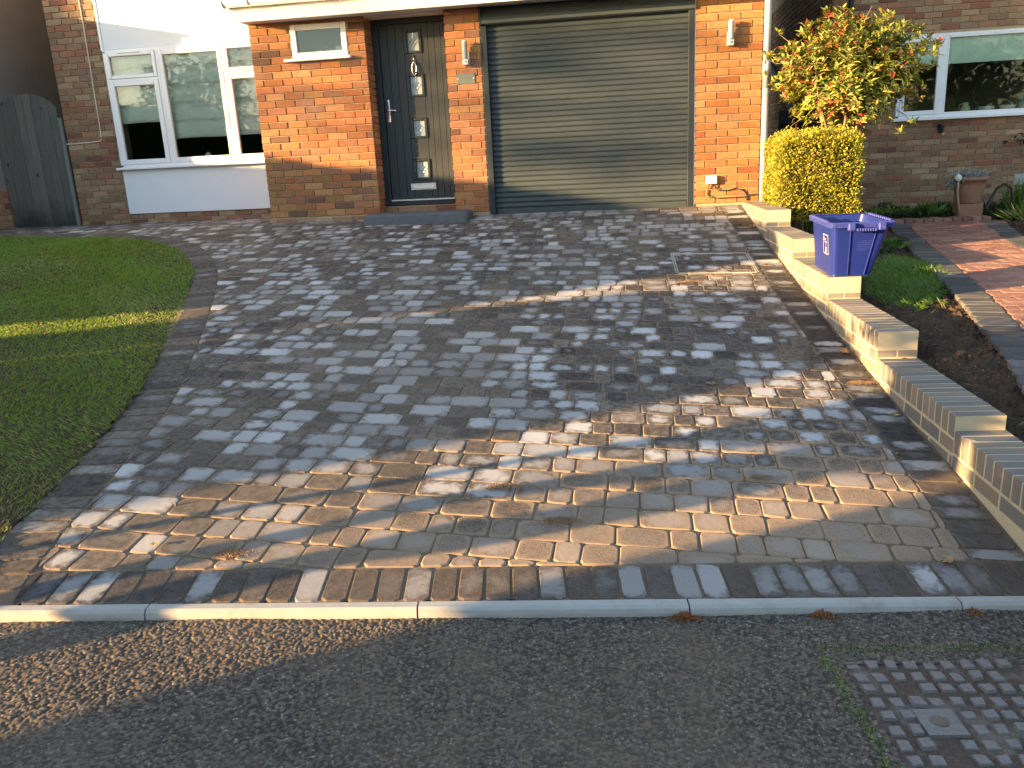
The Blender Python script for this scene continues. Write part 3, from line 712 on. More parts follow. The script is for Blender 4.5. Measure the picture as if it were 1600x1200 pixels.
# bay window -----------------------------------------------------------
def casement(parent, x0, x1, z0, z1, y, fw=.06, depth=.05, name='frame', glassm=GLASS, gname='pane'):
    fr = MB()
    fr.bbox((x0, y, z0), (x0+fw, y+depth, z1), .006); fr.bbox((x1-fw, y, z0), (x1, y+depth, z1), .006)
    fr.bbox((x0+fw, y+.001, z0), (x1-fw, y+depth-.001, z0+fw), .006); fr.bbox((x0+fw, y+.001, z1-fw), (x1-fw, y+depth-.001, z1), .006)
    f = obj(name, fr, UPVC, parent)
    b = MB(); i = .009                                     # glazing bead, a slope down to the glass
    b.bbox((x0+fw, y+.012, z0+fw), (x0+fw+i, y+.04, z1-fw), .003); b.bbox((x1-fw-i, y+.012, z0+fw), (x1-fw, y+.04, z1-fw), .003)
    b.bbox((x0+fw, y+.013, z0+fw), (x1-fw, y+.039, z0+fw+i), .003); b.bbox((x0+fw, y+.013, z1-fw-i), (x1-fw, y+.039, z1-fw), .003)
    g_ = MB(); g_.box((x0+fw, y+.026, z0+fw), (x1-fw, y+.030, z1-fw))
    return f, obj(gname, g_, glassm, parent)
win = inst('bay_window', None, house, (-6.2, WYB, .7))
yw = WYB-.045
mb = MB()
mb.bbox((-7.165, yw, .705), (-7.125, yw+.07, 2.10), .004); mb.bbox((-7.165, yw, 2.078), (-4.80, yw+.07, 2.116), .004); mb.bbox((-7.165, yw, .70), (-4.80, yw+.07, .735), .004)
mb.bbox((-6.465, yw-.004, .735), (-6.43, yw+.066, 2.078), .004); mb.bbox((-5.595, yw-.004, .735), (-5.56, yw+.066, 2.078), .004)
mb.bbox((-7.125, yw-.002, 1.742), (-6.465, yw+.066, 1.770), .004); mb.bbox((-5.56, yw-.002, 1.742), (-4.80, yw+.066, 1.770), .004)
obj('outer_frame', mb, UPVC, win)
casement(win, -7.125, -6.465, .735, 1.742, yw-.016); casement(win, -7.125, -6.465, 1.770, 2.078, yw-.016, .045)
casement(win, -6.43, -5.595, .735, 2.078, yw-.010)
casement(win, -5.56, -4.86, .735, 1.742, yw-.016); casement(win, -5.56, -4.86, 1.770, 2.078, yw-.016, .045)
mb = MB(); mb.bbox((-7.20, WYB-.115, .672), (-4.80, WYB-.02, .702), .006); obj('sill', mb, UPVC, win)
mb = MB(); mb.bbox((-6.95, yw-.03, 2.066), (-6.66, yw-.014, 2.078), .003); obj('trickle_vent', mb, UPVC, win)
mb = MB()                                                # Roman blind with its folds
xs = np.linspace(-7.11, -4.82, 120)
def blind(mb, xa, xb, zb):
    prof = []; z = 2.10; 
    while z > zb+.02: prof += [(z, 0), (z-.10, .012), (z-.20, .020), (z-.214, .002)]; z -= .215
    prof += [(zb+.10, .004), (zb, .010)]
    prof = sorted(set(prof), reverse=True); xx = np.linspace(xa, xb, 40); vs = []; fs = []
    for z_, d in prof:
        for x in xx: vs.append((x, WYB+.055-d+.008*math.sin(x*17+z_*5)+.004*math.sin(x*41), z_+.004*math.sin(x*9)))
    for i in range(len(prof)-1):
        for j in range(39): fs.append((i*40+j, i*40+j+1, (i+1)*40+j+1, (i+1)*40+j))
    mb.add(vs, fs)
blind(mb, -7.12, -6.47, 1.30); blind(mb, -6.44, -5.58, 1.18); blind(mb, -5.55, -4.82, 1.19)
obj('roman_blind', mb, BLIND, win, smooth=True)
def room(parent, x0, x1, y0, y1, z0, z1, mat=DARK):
    mb = MB(); mb.add([(x0,y0,z0),(x1,y0,z0),(x1,y1,z0),(x0,y1,z0),(x0,y0,z1),(x1,y0,z1),(x1,y1,z1),(x0,y1,z1)], [(0,1,2,3),(7,6,5,4),(1,5,6,2),(2,6,7,3),(3,7,4,0)])
    return obj('room_interior', mb, mat, parent)
# the wall behind the glass is opened: rebuild bay wall without the window area
bpy.data.meshes.remove(w4.data) if False else None
nb = MB(); nb.box((-7.88, WYB+.006, -.3), (-7.165, WYB+.25, 5.4)); nb.box((-7.165, WYB+.006, -.3), (-4.53, WYB+.25, .70)); nb.box((-7.165, WYB+.006, 2.11), (-4.53, WYB+.25, 5.4)); nb.box((-4.80, WYB+.006, .70), (-4.53, WYB+.25, 2.11))
w4.data = nb.mesh('bay_wall', MORTAR, WL[w4.name])
# cut the upper wall box likewise: start it behind the room
for ob in list(house.children):
    if ob.name == 'upper_wall':
        nb = MB(); nb.box((-7.88, WYB+.25, 2.2), (.655, 8, 5.0)); nb.box((-7.88, 3.5, -.3), (.655, 8, 2.2)); nb.box((-7.88, WYB+.25, -.3), (-7.6, 3.5, 2.2)); ob.data = nb.mesh('upper_wall', MORTAR, WL[ob.name])
room(win, -7.58, -4.55, WYB+.06, 3.4, .6, 2.15)
mb = MB(); mb.box((-7.16, WYB+.045, .69), (-4.81, WYB+.24, .72)); obj('window_board', mb, UPVC, win)
o = thing('white_ornament', 'small white ribbed shell ornament on the bay window board', 'ornament', (-6.045, WYB+.14, .72))
mb = MB()
for i in range(9):
    a = math.pi*i/8; mb.tube([(-6.045+.02*math.cos(a), WYB+.14, .722), (-6.045+.066*math.cos(a), WYB+.13, .735+.055*math.sin(a)), (-6.045+.040*math.cos(a), WYB+.14, .745+.085*math.sin(a)), (-6.045, WYB+.15, .84)], [.014, .020, .018, .010], 7)
mb.lathe((-6.045, WYB+.14, .72), [(.045, 0), (.05, .01), (.035, .05), (.02, .09), (0, .11)], 14); obj('shell', mb, BONE, o, smooth=True)
o = thing('table_lamp', 'pale column lamp standing in the room behind the left casement', 'lamp', (-6.72, 1.5, .72))
mb = MB(); mb.lathe((-6.72, 1.5, .60), [(.06, 0), (.075, .05), (.07, .30), (.05, .52), (.055, .60), (0, .60)], 14); obj('base', mb, BLIND, o, smooth=True)

# small window beside the door ----------------------------------------
sw = inst('small_window', None, house, (-3.985, 0, 1.73))
casement(sw, -4.300, -3.670, 1.742, 2.088, -.012, .062, .05)
mb = MB(); mb.bbox((-4.385, -.07, 1.712), (-3.632, .006, 1.742), .005); obj('sill', mb, UPVC, sw)
room(sw, -4.29, -3.68, .05, .285, 1.76, 2.08, plain('bathroom_wall', (.10, .13, .15), .8))
nb = MB(); nb.box((XL+.012, .006, -.3), (-4.30, .3, 2.13)); nb.box((-3.67, .006, -.3), (XR-.012, .3, 2.13)); nb.box((-4.30, .006, -.3), (-3.67, .3, 1.735)); nb.box((-4.30, .006, 2.092), (-3.67, .3, 2.13)); w1.data = nb.mesh('porch_wall', MORTAR, WL[w1.name])
o = thing('white_pot', 'short white pot on the sill inside the small window', 'pot', (-3.80, .10, 1.80))
mb = MB(); mb.lathe((-3.80, .10, 1.765), [(.035, 0), (.045, .03), (.045, .085), (.04, .09), (.036, .085), (.036, .02)], 16); obj('body', mb, BONE, o, smooth=True)
o = thing('window_plant', 'pale green leafy plant inside the small window', 'plant', (-3.97, .11, 1.765))
n = 60; P_ = np.array([-3.97, .11, 1.80])+rng.normal(0, 1, (n, 3))*np.array([.05, .015, .02]); D_ = rng.normal(0, 1, (n, 3))+[0, 0, .8]
leaves('leaves', P_, D_, rng.normal(0, 1, (n, 3)), .035, .02, rng.uniform(.3, 1, n), SILVER, o)

# front door -----------------------------------------------------------
door = inst('front_door', None, house, (-3.03, .22, .12)); YD = .20
mb = MB(); mb.bbox((-3.462, YD, .125), (-3.385, YD+.07, 2.108), .004); mb.bbox((-2.640, YD, .125), (-2.600, YD+.07, 2.108), .004); mb.bbox((-3.385, YD+.001, 2.05), (-2.640, YD+.069, 2.108), .004); mb.bbox((-3.385, YD-.02, .125), (-2.640, YD+.069, .172), .004)
obj('door_frame', mb, ANTH, door)
mb = MB(); mb.bbox((-3.385, YD-.012, .173), (-2.64, YD+.03, .190), .003); obj('threshold_strip', mb, STEEL, door)
# leaf in tongue-and-groove boards with four square lights
holes = [(-3.066, -2.935, a, b) for a, b in ((1.768, 1.957), (1.317, 1.510), (.876, 1.045), (.425, .604))]
xs = [-3.378, -3.285, -3.195, -3.105, -2.905, -2.832, -2.760, -2.690, -2.642]; YL = YD+.018
for i in range(len(xs)-1):
    a, b = xs[i], xs[i+1]; zs = [.192, 2.048]
    if i == 3:
        zs = []; z = .192
        for h in sorted(holes, key=lambda h: h[2]): zs.append((z, h[2]-.024)); z = h[3]+.024
        zs.append((z, 2.048)); mb = MB()
        for z0_, z1_ in zs: mb = MB(); mb.bbox((a, YL, z0_), (b-.0025, YL+.04, z1_), .003); obj('board', mb, DOORM, door)
    else:
        mb = MB(); mb.bbox((a, YL, .192), (b-.0025, YL+.04, 2.048), .003); obj('board', mb, DOORM, door)
mb = MB(); mb.box((-3.378, YL+.012, .192), (-2.642, YL+.05, 2.048)); 
nb = MB(); nb.box((-3.378, YL+.012, .192), (-3.10, YL+.05, 2.048)); nb.box((-2.905, YL+.012, .192), (-2.642, YL+.05, 2.048)); obj('leaf_core', nb, ANTH, door)
for a, b, c, d in holes:
    fr = MB(); w = .024
    fr.bbox((a-.039, YL-.014, c-w), (a, YL+.03, d+w), .004); fr.bbox((b, YL-.014, c-w), (b+.030, YL+.03, d+w), .004)
    fr.bbox((a, YL-.013, c-w), (b, YL+.03, c), .004); fr.bbox((a, YL-.013, d), (b, YL+.03, d+w), .004)
    f_ = obj('light_frame', fr, ANTH, door)
    g_ = MB(); g_.box((a, YL+.020, c), (b, YL+.026, d)); obj('glass_light', g_, OBSC, door)
    le = MB(); cx, cz = (a+b)/2, (c+d)/2; y_ = YL+.017; r_ = .0022
    for s1, s2 in ((1, 1), (1, -1), (-1, 1), (-1, -1)):
        pts = []
        for t in range(7):
            u_ = t/6; pts.append((cx+s1*.048*(1-u_)**1.0*(1-.25*math.sin(u_*math.pi)), y_, cz+s2*.058*u_*(1-.25*math.sin(u_*math.pi))))
        le.tube(pts, r_, 5)
    for q_ in (-1, 1):
        le.tube([(cx, y_, cz+q_*.058), (cx, y_, (d if q_ > 0 else c))], r_, 5)
        le.tube([(cx-q_*.024, y_, cz-.027), (cx+q_*.024, y_, cz+.027)], r_, 5)
    obj('leaded_diamond', le, CHROME, door)
mb = MB(); kx, kzz = -3.003, 1.625
mb.tube([(kx+.026*math.sin(a), YL-.022, kzz-.045+.062*math.cos(a)) for a in [i*2*math.pi/18 for i in range(19)]], .006, 8); mb.lathe((kx, YL-.015, kzz+.005), [(0, .0), (.022, .006), (.022, .02), (0, .026)], 12)
mb.tube([(kx, YL-.004, kzz+.10), (kx, YL-.02, kzz+.03)], .005, 6); mb.bbox((kx-.008, YL-.03, kzz-.115), (kx+.008, YL-.01, kzz-.10), .003); obj('door_knocker', mb, CHROME, door, smooth=True)
mb = MB(); hx = -3.335; mb.bbox((hx-.016, YL-.010, 1.04), (hx+.016, YL, 1.28), .004); mb.tube([(hx, YL-.008, 1.165), (hx, YL-.05, 1.165), (hx+.02, YL-.055, 1.165), (hx+.10, YL-.055, 1.158)], [.010, .010, .011, .009], 8)
mb.lathe((hx, YL-.012, 1.095), [(0, -.01), (.009, -.006), (.009, .006), (0, .01)], 10); obj('door_handle', mb, CHROME, door, smooth=True)
mb = MB(); mb.bbox((-3.146, YL-.012, .288), (-2.853, YL, .362), .005); mb.bbox((-3.130, YL-.022, .300), (-2.869, YL-.010, .350), .006); obj('letterbox', mb, STEEL, door)
# bullnosed step
st_ = thing('door_step', 'low dark grey bullnosed concrete step below the front door', 'step', (-2.95, -.2, 0))
sl = lambda x, y: float(G(x, y))-.03
vs = []; nseg = 8; prof = [(-.045, .062)]
pr = [(-.045, -.12), (-.045, .066)] + [(-.335+.0-.028*math.sin(a), .066-.028+.028*math.cos(a)) for a in [i*math.pi/2/5 for i in range(6)]] + [(-.363, -.12)]
xsx = [-3.560, -3.548, -3.5] + [-3.5+i*.2 for i in range(1, 6)] + [-2.46, -2.415, -2.395]
mb = MB(); n = len(pr); vs = []; fs = []
for i, x in enumerate(xsx):
    e_ = {0: .03, 1: .008, len(xsx)-1: .03, len(xsx)-2: .006}.get(i, 0)
    for y_, z_ in pr: vs.append((x, min(-.045, y_+e_) if y_ < -.1 else y_, (z_-e_*.8 if z_ > 0 else z_)))
for i in range(len(xsx)-1):
    for j in range(n): fs.append((i*n+j, i*n+(j+1) % n, (i+1)*n+(j+1) % n, (i+1)*n+j))
fs += [tuple(range(n)), tuple(reversed(range((len(xsx)-1)*n, len(xsx)*n)))]
mb.add(vs, fs); obj('tread', mb, plain('step_concrete', (.105, .11, .125), .7, .3, var=.3, sc=18, bump=.4), st_)

# roller garage door ----------------------------------------------------
gar = inst('garage_door', None, house, (-1.1, .05, 0))
mb = MB(); mb.bbox((-2.208, -.012, -.09), (-2.145, .10, 1.935), .004); obj('guide_rail', mb, ANTH, gar)
mb = MB(); mb.bbox((-.068, -.012, -.05), (-.006, .10, 1.955), .004); obj('guide_rail', mb, ANTH, gar)
mb = MB(); mb.bbox((-.006, -.004, -.05), (.003, .06, 2.126), .001); obj('edge_trim', mb, UPVC, gar)
mb = MB(); x0, x1 = -2.19, -.010
pr = [(.10, 1.943), (-.020, 1.943), (-.038, 1.955), (-.038, 2.012), (.03, 2.118), (.10, 2.118)]
vs = [(x, y, z) for x in (x0, x1) for y, z in pr]; n = len(pr); mb.add(vs, [tuple(range(n)), tuple(reversed(range(n, 2*n)))]+[(j, n+j, n+(j+1) % n, (j+1) % n) for j in range(n)]); obj('shutter_box', mb, ANTHS, gar)
mb = MB(); mb.bbox((-2.212, -.040, 1.938), (-2.19, .10, 2.124), .003); obj('box_end_cap', mb, ANTH, gar)
pitch = .0552; sm = MB(); N_ = 8
prf = [(.060-.015*math.sin(math.pi*(i/N_)**.75), pitch*i/N_) for i in range(N_+1)]
vs = [(x, y, z) for x in (-1.0405, 1.0405) for y, z in prf]+[(x, .072, z) for x in (-1.0405, 1.0405) for z in (0, pitch)]
m_ = N_+1; fs = [(i, m_+i, m_+i+1, i+1) for i in range(N_)]; fs += [(2*m_, 2*m_+1, 2*m_+3, 2*m_+2)]
sm.add(vs, fs); sme = sm.mesh('slat', ANTHS, smooth=False)
for j in range(36):
    z = -.02+.075+j*pitch
    if z > 1.94: break
    inst('slat', sme, gar, (-1.107, -.012+.0, z))
mb = MB(); mb.bbox((-2.146, .035, -.045), (-.067, .065, .055), .006); obj('bottom_rail', mb, ANTHS, gar)
mb = MB(); mb.box((-2.2, .075, -.1), (0, .09, 2.12)); obj('door_backing', mb, BLACK, gar)
mb = MB(); mb.box((-2.215, -.02, -.2), (.0, .2, -.055)); obj('garage_sill', mb, KERB, house)

# ------------------------------------------------------------------ things fixed to the front wall
def wall_lamp(x, z, label):
    t = thing('wall_lamp', label, 'wall lamp', (x, 0, z), 'slim steel wall lamps beside the garage')
    mb = MB(); mb.bbox((x-.032, -.018, z-.115), (x+.032, 0, z+.02), .004); mb.bbox((x-.030, -.085, z-.115), (x+.030, -.018, z-.055), .004); obj('mount', mb, STEEL, t)
    mb = MB(); mb.tube([(x+.004, -.078, z-.055), (x+.004, -.078, z+.115)], .024, 14); obj('lamp_tube', mb, LEDGL, t, smooth=False)
    mb = MB(); mb.tube([(x+.004, -.078, z+.112), (x+.004, -.078, z+.124)], .026, 14); mb.bbox((x-.026, -.085, z-.05), (x-.019, -.045, z+.11), .002); obj('cap', mb, STEEL, t)
    mb = MB(); mb.tube([(x+.008, -.088, z-.085), (x+.008, -.084, z-.085)], .008, 10); obj('sensor', mb, BLACK, t)
wall_lamp(.345, 1.69, 'slim steel wall lamp on the orange brick pier right of the garage')
wall_lamp(-2.375, 1.675, 'slim steel wall lamp on the narrow pier between door and garage')
t = thing('slate_plaque', 'small grey slate address plaque below the lamp by the door', 'plaque', (-2.39, -.01, 1.43))
mb = MB(); mb.bbox((-2.492, -.014, 1.372), (-2.292, -.002, 1.482), .003); obj('plate', mb, SLATE, t)
for x in (-2.476, -2.308):
    mb = MB(); mb.tube([(x, -.0145, 1.43), (x, -.017, 1.43)], .006, 10); obj('screw', mb, CHROME, t)
t = thing('socket_box', 'cream outdoor socket box low on the pier right of the garage', 'socket box', (.175, -.03, .27))
mb = MB(); mb.bbox((.118, -.055, .226), (.236, -.006, .312), .006); obj('lid', mb, BONE, t)
mb = MB(); mb.tube([(.16, -.03, .23), (.145, -.02, .17), (.142, -.018, .12), (.17, -.018, .088), (.25, -.018, .075), (.40, -.018, .075), (.52, -.018, .078), (.56, -.02, .09), (.66, -.02, .10)], .006, 6)
mb.tube([(.215, -.03, .23), (.23, -.02, .18), (.26, -.018, .155), (.34, -.018, .150), (.43, -.018, .168), (.50, -.018, .155), (.54, -.018, .11), (.545, -.018, .04)], .0065, 6)
mb.tube([(.47, -.018, .16), (.52, -.018, .135), (.55, -.018, .09), (.56, -.018, .05)], .006, 6)
tag(obj('outdoor_cable', mb, RUBBER, None), 'black flex looping from the socket box along the brick pier', 'cable')
mb = MB(); mb.tube([(-7.38, .985, 3.0), (-7.372, .985, 2.6), (-7.376, .985, 2.0), (-7.385, .985, 1.5), (-7.39, .985, 1.10), (-7.40, .985, 1.06), (-7.43, .985, 1.045), (-7.6, .985, 1.035), (-7.90, .985, 1.03)], .007, 6)
tag(obj('white_wall_cable', mb, CABLEW, None), 'thin white cable down the brown brick wall left of the bay window', 'cable')
t = thing('downpipe', 'straight grey rainwater downpipe on the house corner', 'downpipe', (.70, -.03, 0))
mb = MB(); mb.tube([(.703, -.03, -.2), (.703, -.03, 1.15)], .034, 14); mb.tube([(.703, -.03, 1.15), (.703, -.03, 2.3)], .034, 14); obj('pipe', mb, PIPEG, t, smooth=True)
mb = MB(); mb.tube([(.703, -.03, 1.27), (.703, -.03, 1.41)], .038, 14); obj('socket_collar', mb, PIPEG, t, smooth=True)

# ------------------------------------------------------------------ gate and the left neighbour
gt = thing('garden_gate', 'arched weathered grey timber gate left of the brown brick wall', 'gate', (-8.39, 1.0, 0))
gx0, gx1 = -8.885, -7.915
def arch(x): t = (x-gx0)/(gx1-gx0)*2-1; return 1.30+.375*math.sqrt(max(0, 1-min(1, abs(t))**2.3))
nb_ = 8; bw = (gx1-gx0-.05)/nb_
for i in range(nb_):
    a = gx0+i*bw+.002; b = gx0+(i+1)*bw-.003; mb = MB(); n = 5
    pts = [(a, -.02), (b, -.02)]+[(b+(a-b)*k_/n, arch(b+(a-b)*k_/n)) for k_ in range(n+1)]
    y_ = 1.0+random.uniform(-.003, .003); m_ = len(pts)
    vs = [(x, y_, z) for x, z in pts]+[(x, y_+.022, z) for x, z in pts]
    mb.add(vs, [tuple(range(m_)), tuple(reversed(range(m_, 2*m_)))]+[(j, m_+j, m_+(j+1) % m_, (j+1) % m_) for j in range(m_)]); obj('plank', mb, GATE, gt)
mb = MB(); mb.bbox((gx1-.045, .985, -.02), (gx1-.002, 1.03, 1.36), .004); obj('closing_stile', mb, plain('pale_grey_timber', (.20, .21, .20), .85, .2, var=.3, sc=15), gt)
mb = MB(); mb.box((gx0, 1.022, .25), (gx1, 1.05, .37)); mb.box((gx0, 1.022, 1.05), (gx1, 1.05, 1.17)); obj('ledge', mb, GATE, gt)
nl = thing('neighbour_garage', 'grey roughcast side wall with brick plinth beyond the arched gate', 'building', (-9.5, 2, 0))
mb = MB(); mb.box((-13, -.45, .50), (-8.90, .90, 2.735)); mb.box((-12.9, .90, .50), (-8.90, 8, 4.6)); w5 = obj('rendered_wall', mb, NRENDER, nl)
mb = MB(); mb.box((-12.99, -.44, -.4), (-8.914, 7.99, .50)); w6 = obj('plinth_wall', mb, MORTAR, nl)
place_bricks(lay_bricks(w6, courses(-.44, 2.2, -.055, .50), BROWN, 'x+', -8.908), nl, 60)
mb = MB(); mb.box((-13.1, -.50, 2.735), (-8.88, .90, 2.775)); mb.box((-13.1, .8, 4.6), (-8.8, 8.1, 4.7)); obj('flat_roof', mb, SLATE, nl)
mb = MB(); mb.add([(-9.0, 8.2, -.4), (-7.0, 8.2, -.4), (-7.0, 8.2, 4), (-9, 8.2, 4)], [(0, 1, 2, 3)]); mb.box((-9, 8.2, -.4), (-7.6, 8.3, 3)); obj('back_wall', mb, NRENDER, nl)

# ------------------------------------------------------------------ low stepped wall
wall = thing('garden_wall', 'low stepped wall of pale buff bricks down the right of the drive', 'wall', (WX, WY, -.3))
Hs = [.0301, -.1186, -.2679, -.4154, -.5682, -.6330, -.70]
rot = Matrix.Rotation(-(math.pi/2-WA)+math.pi/2, 3, 'Z')
ang = math.atan2(WN[1], WN[0])
qrot = Matrix.Rotation(ang, 3, 'Z').to_quaternion()
cmesh = []
for _ in range(5):
    mb = MB(); mb.bbox((0, -.0325, -.102), (.215, .0325, 0), .0035)
    mb.v = [(x+random.uniform(-.0015, .0015), y+random.uniform(-.0012, .0012), z+random.uniform(-.0015, .0015)) for x, y, z in mb.v]; cmesh.append(mb.mesh('coping_brick', COPE))
lmesh = []
for _ in range(3):
    mb = MB(); mb.bbox((0, -.1075, -.065), (.1, .1075, 0), .0035); lmesh.append(mb.mesh('brick', COPE))
core = MB(); ncop = 0
for i, h in enumerate(Hs):
    sa, sb = (-1.30, 0) if i == 0 else (1.05*(i-1), 1.05*i)
    if i == 6: sb = 5.55; sa = 5.25
    k_ = round((sb-sa)/.075)
    for j in range(k_):
        p = wl(sb-.0375-j*.075, 0); inst('coping_brick', random.choice(cmesh), wall, (p[0], p[1], h+random.uniform(-.001, .001)), qrot)
    # bed below the coping: stretchers showing on the face towards the drive
    for lev in range(1 if i > 4 else 2):
        zt = h-.112-lev*.075; off = .1125*(lev % 2); s = sa+off-.0
        while s < sb-.02:
            e_ = min(s+.215, sb-.002); c = wl((s+e_)/2, .002); L_ = e_-s
            if L_ > .03:
                mb = MB(); mb.bbox((0, -L_/2, -.065), (.10, L_/2, 0), .003); inst('brick', BR.setdefault(('lw', round(L_, 2)), mb.mesh('brick', COPE)), wall, (c[0], c[1], zt), qrot)
            s += .225
    if i > 0 or True:                          # end face under each riser: two header bricks
        pass
    a, b, c_, d = wl(sa+.002, .0025), wl(sb-.0015, .0025), wl(sb-.0015, .2125), wl(sa+.002, .2125)
    core.prism([tuple(a), tuple(b), tuple(c_), tuple(d)], -1.2, h-.002)
obj('mortar_core', core, MORTARW, wall)
for i in range(4):                              # what shows of the course under each coping end
    h = Hs[i]; drop = Hs[i]-Hs[i+1]; hh = drop-.102-.012
    if hh > .015:
        s = i*1.05
        for u0, u1 in ((.0, .100), (.110, .215)):
            mb = MB(); a = wl(s-.02, u0); b = wl(s+.001, u1)
            mb.bbox((u0, -.001, -hh), (u1, .03, 0), .002); o = bpy.data.objects.new('closer_brick', mb.mesh('closer_brick', COPE)); p = wl(s-.000, 0); link(o, wall, (p[0], p[1], h-.108)); o.rotation_mode = 'QUATERNION'; o.rotation_quaternion = qrot

# ------------------------------------------------------------------ recycling box on the wall
zb = Hs[2]+.002
bin_ = thing('recycling_box', 'open blue plastic recycling box standing on the stepped wall', 'recycling box', (.84, -3.1, zb))
bx = lambda u, x0_, x1_: x0_+(x1_-x0_)*u
def binring(z, t, inset=0.0):                    # t 0 bottom .. 1 rim
    x0_, x1_ = bx(t, .700, .676)+inset, bx(t, .955, 1.045)-inset; y0_, y1_ = bx(t, -3.415, -3.475)+inset, bx(t, -2.84, -2.80)-inset
    r_ = .035; pts = []
    for cx_, cy_, a0 in ((x1_-r_, y1_-r_, 0), (x0_+r_, y1_-r_, 90), (x0_+r_, y0_+r_, 180), (x1_-r_, y0_+r_, 270)):
        for q_ in range(5): a = R(a0+q_*22.5); pts.append((cx_+r_*math.cos(a), cy_+r_*math.sin(a), z))
    return pts
BH = .355
mb = MB(); rings = [binring(zb, 0), binring(zb+.01, .0), binring(zb+BH*.5, .5), binring(zb+BH, 1), binring(zb+BH, 1, .006), binring(zb+.02, .05, .006)]
vs = [p for r_ in rings for p in r_]; n = 20; fs = [tuple(reversed(range(n)))]
for i in range(len(rings)-1): fs += [(i*n+j, i*n+(j+1) % n, (i+1)*n+(j+1) % n, (i+1)*n+j) for j in range(n)]
fs.append(tuple(range((len(rings)-1)*n, len(rings)*n))); mb.add(vs, fs); obj('tub', mb, BLUE, bin_)
mb = MB()                                        # flared and toothed rim
rin = [binring(zb+BH-.03, 1, -.001), binring(zb+BH-.028, 1, -.018), binring(zb+BH+.002, 1, -.024), binring(zb+BH+.008, 1, -.018), binring(zb+BH+.004, 1, .005)]
vs = [p for r_ in rin for p in r_]; fs = []
for i in range(len(rin)-1): fs += [(i*n+j, i*n+(j+1) % n, (i+1)*n+(j+1) % n, (i+1)*n+j) for j in range(n)]
mb.add(vs, fs)
for y_ in np.arange(-3.40, -2.86, .05): mb.bbox((.650, y_, zb+BH), (.672, y_+.022, zb+BH+.016), .004); mb.bbox((1.045, y_, zb+BH), (1.067, y_+.022, zb+BH+.016), .004)
obj('rim', mb, BLUER, bin_)
mb = MB()                                        # front handle grip between two brackets
mb.bbox((.768, -3.528, zb+BH-.045), (.812, -3.476, zb+BH+.004), .006); mb.bbox((.955, -3.528, zb+BH-.045), (1.0, -3.476, zb+BH+.004), .006)
mb.tube([(.80, -3.515, zb+BH-.038), (.97, -3.515, zb+BH-.038)], .009, 8)
for x_ in np.arange(.822, .95, .016): mb.bbox((x_, -3.527, zb+BH-.050), (x_+.008, -3.504, zb+BH-.030), .002)
obj('handle', mb, BLUER, bin_)
mb = MB()                                        # moulded ribs on the end face
def fy(z): t = (z-zb)/BH; return bx(t, -3.415, -3.475)
for xa, xb_ in ((.80, .765), (.905, .925)):
    z0_, z1_ = zb+.01, zb+BH-.05; mb.add([(xa-.004, fy(z0_)-.001, z0_), (xa, fy(z0_)-.008, z0_), (xa+.004, fy(z0_)-.001, z0_), (xb_+.026, fy(z1_)-.001, z1_), (xb_+.03, fy(z1_)-.008, z1_), (xb_+.034, fy(z1_)-.001, z1_)], [(0, 1, 4, 3), (1, 2, 5, 4)])
obj('moulded_rib', mb, BLUE, bin_)
mb = MB()
for q_ in range(6): z_ = zb+.235-q_*.012; mb.box((.845, fy(z_)-.0012, z_), (.845+[.09, .085, .09, .075, .09, .06][q_], fy(z_)+.002, z_+.0025))
obj('embossed_lines', mb, BLUER, bin_)
def fx(z): t = (z-zb)/BH; return bx(t, .700, .676)
def side(y0_, y1_, z0_, z1_): return [(fx(z0_)-.0012, y0_, z0_), (fx(z0_)-.0012, y1_, z0_), (fx(z1_)-.0012, y1_, z1_), (fx(z1_)-.0012, y0_, z1_)]
mb = MB(); ya, yb_, za, zc = -3.335, -3.185, zb+.135, zb+.265
for r_ in ((ya, yb_, za, za+.004), (ya, yb_, zc-.004, zc), (ya, ya+.005, za, zc), (yb_-.005, yb_, za, zc)): mb.add(side(*r_), [(0, 3, 2, 1)])
for r_ in ((-3.264, -3.259, za+.045, za+.075), (-3.275, -3.248, za+.036, za+.044), (-3.272, -3.251, za+.018, za+.030), (-3.268, -3.255, za+.008, za+.018)): mb.add(side(*r_), [(0, 3, 2, 1)])
for q_ in range(9): mb.add(side(-3.225-q_*.0001-.008*q_, -3.230-.008*q_, zc-.052, zc-.044-(q_ % 3)*.0015), [(0, 3, 2, 1)])
obj('printed_panel', mb, STICK, bin_)
mb = MB()
for q_ in range(5): mb.add(side(-3.208-.012*q_, -3.217-.012*q_, zc-.038, zc-.018-(q_ % 2)*.007-(q_ > 0)*.005), [(0, 3, 2, 1)])
obj('printed_word', mb, STICKO, bin_)

# ------------------------------------------------------------------ next door's garden on the right
grid('garden_soil', .45, 5.5, -6.9, 3.1, 300, 460, lambda X, Y: GR(X, Y)-.04+.022*np.sin(X*13+np.sin(Y*9)*2)*np.sin(Y*11+X*3)+.014*np.sin(X*31+Y*17)*np.sin(Y*37-X*11)+.006*rng.standard_normal(X.shape)-.05*np.exp(-((X-wall_x(Y)-.30)/.06)**2), SOIL,
     mask=lambda X, Y: (X > wall_x(Y)+.1) & (Y > ky(X)+.02), smooth=False, kind='structure')
path = struct('garden_path')
EDG = lambda y: float(np.interp(y, [-.9, -.27, .67, 1.5], [2.94, 3.05, 3.29, 3.46]))
PE = [(1.33, -6.5), (1.46, -5.4), (1.60, -4.5), (1.72, -3.7), (1.91, -2.6), (2.12, -1.35), (2.36, .15), (2.50, .9), (2.66, 1.6)]   # left edge of the red paving
PEc = crom(PE, 14); ps = np.concatenate([[0], np.cumsum(np.linalg.norm(np.diff(PEc, axis=0), axis=1))])
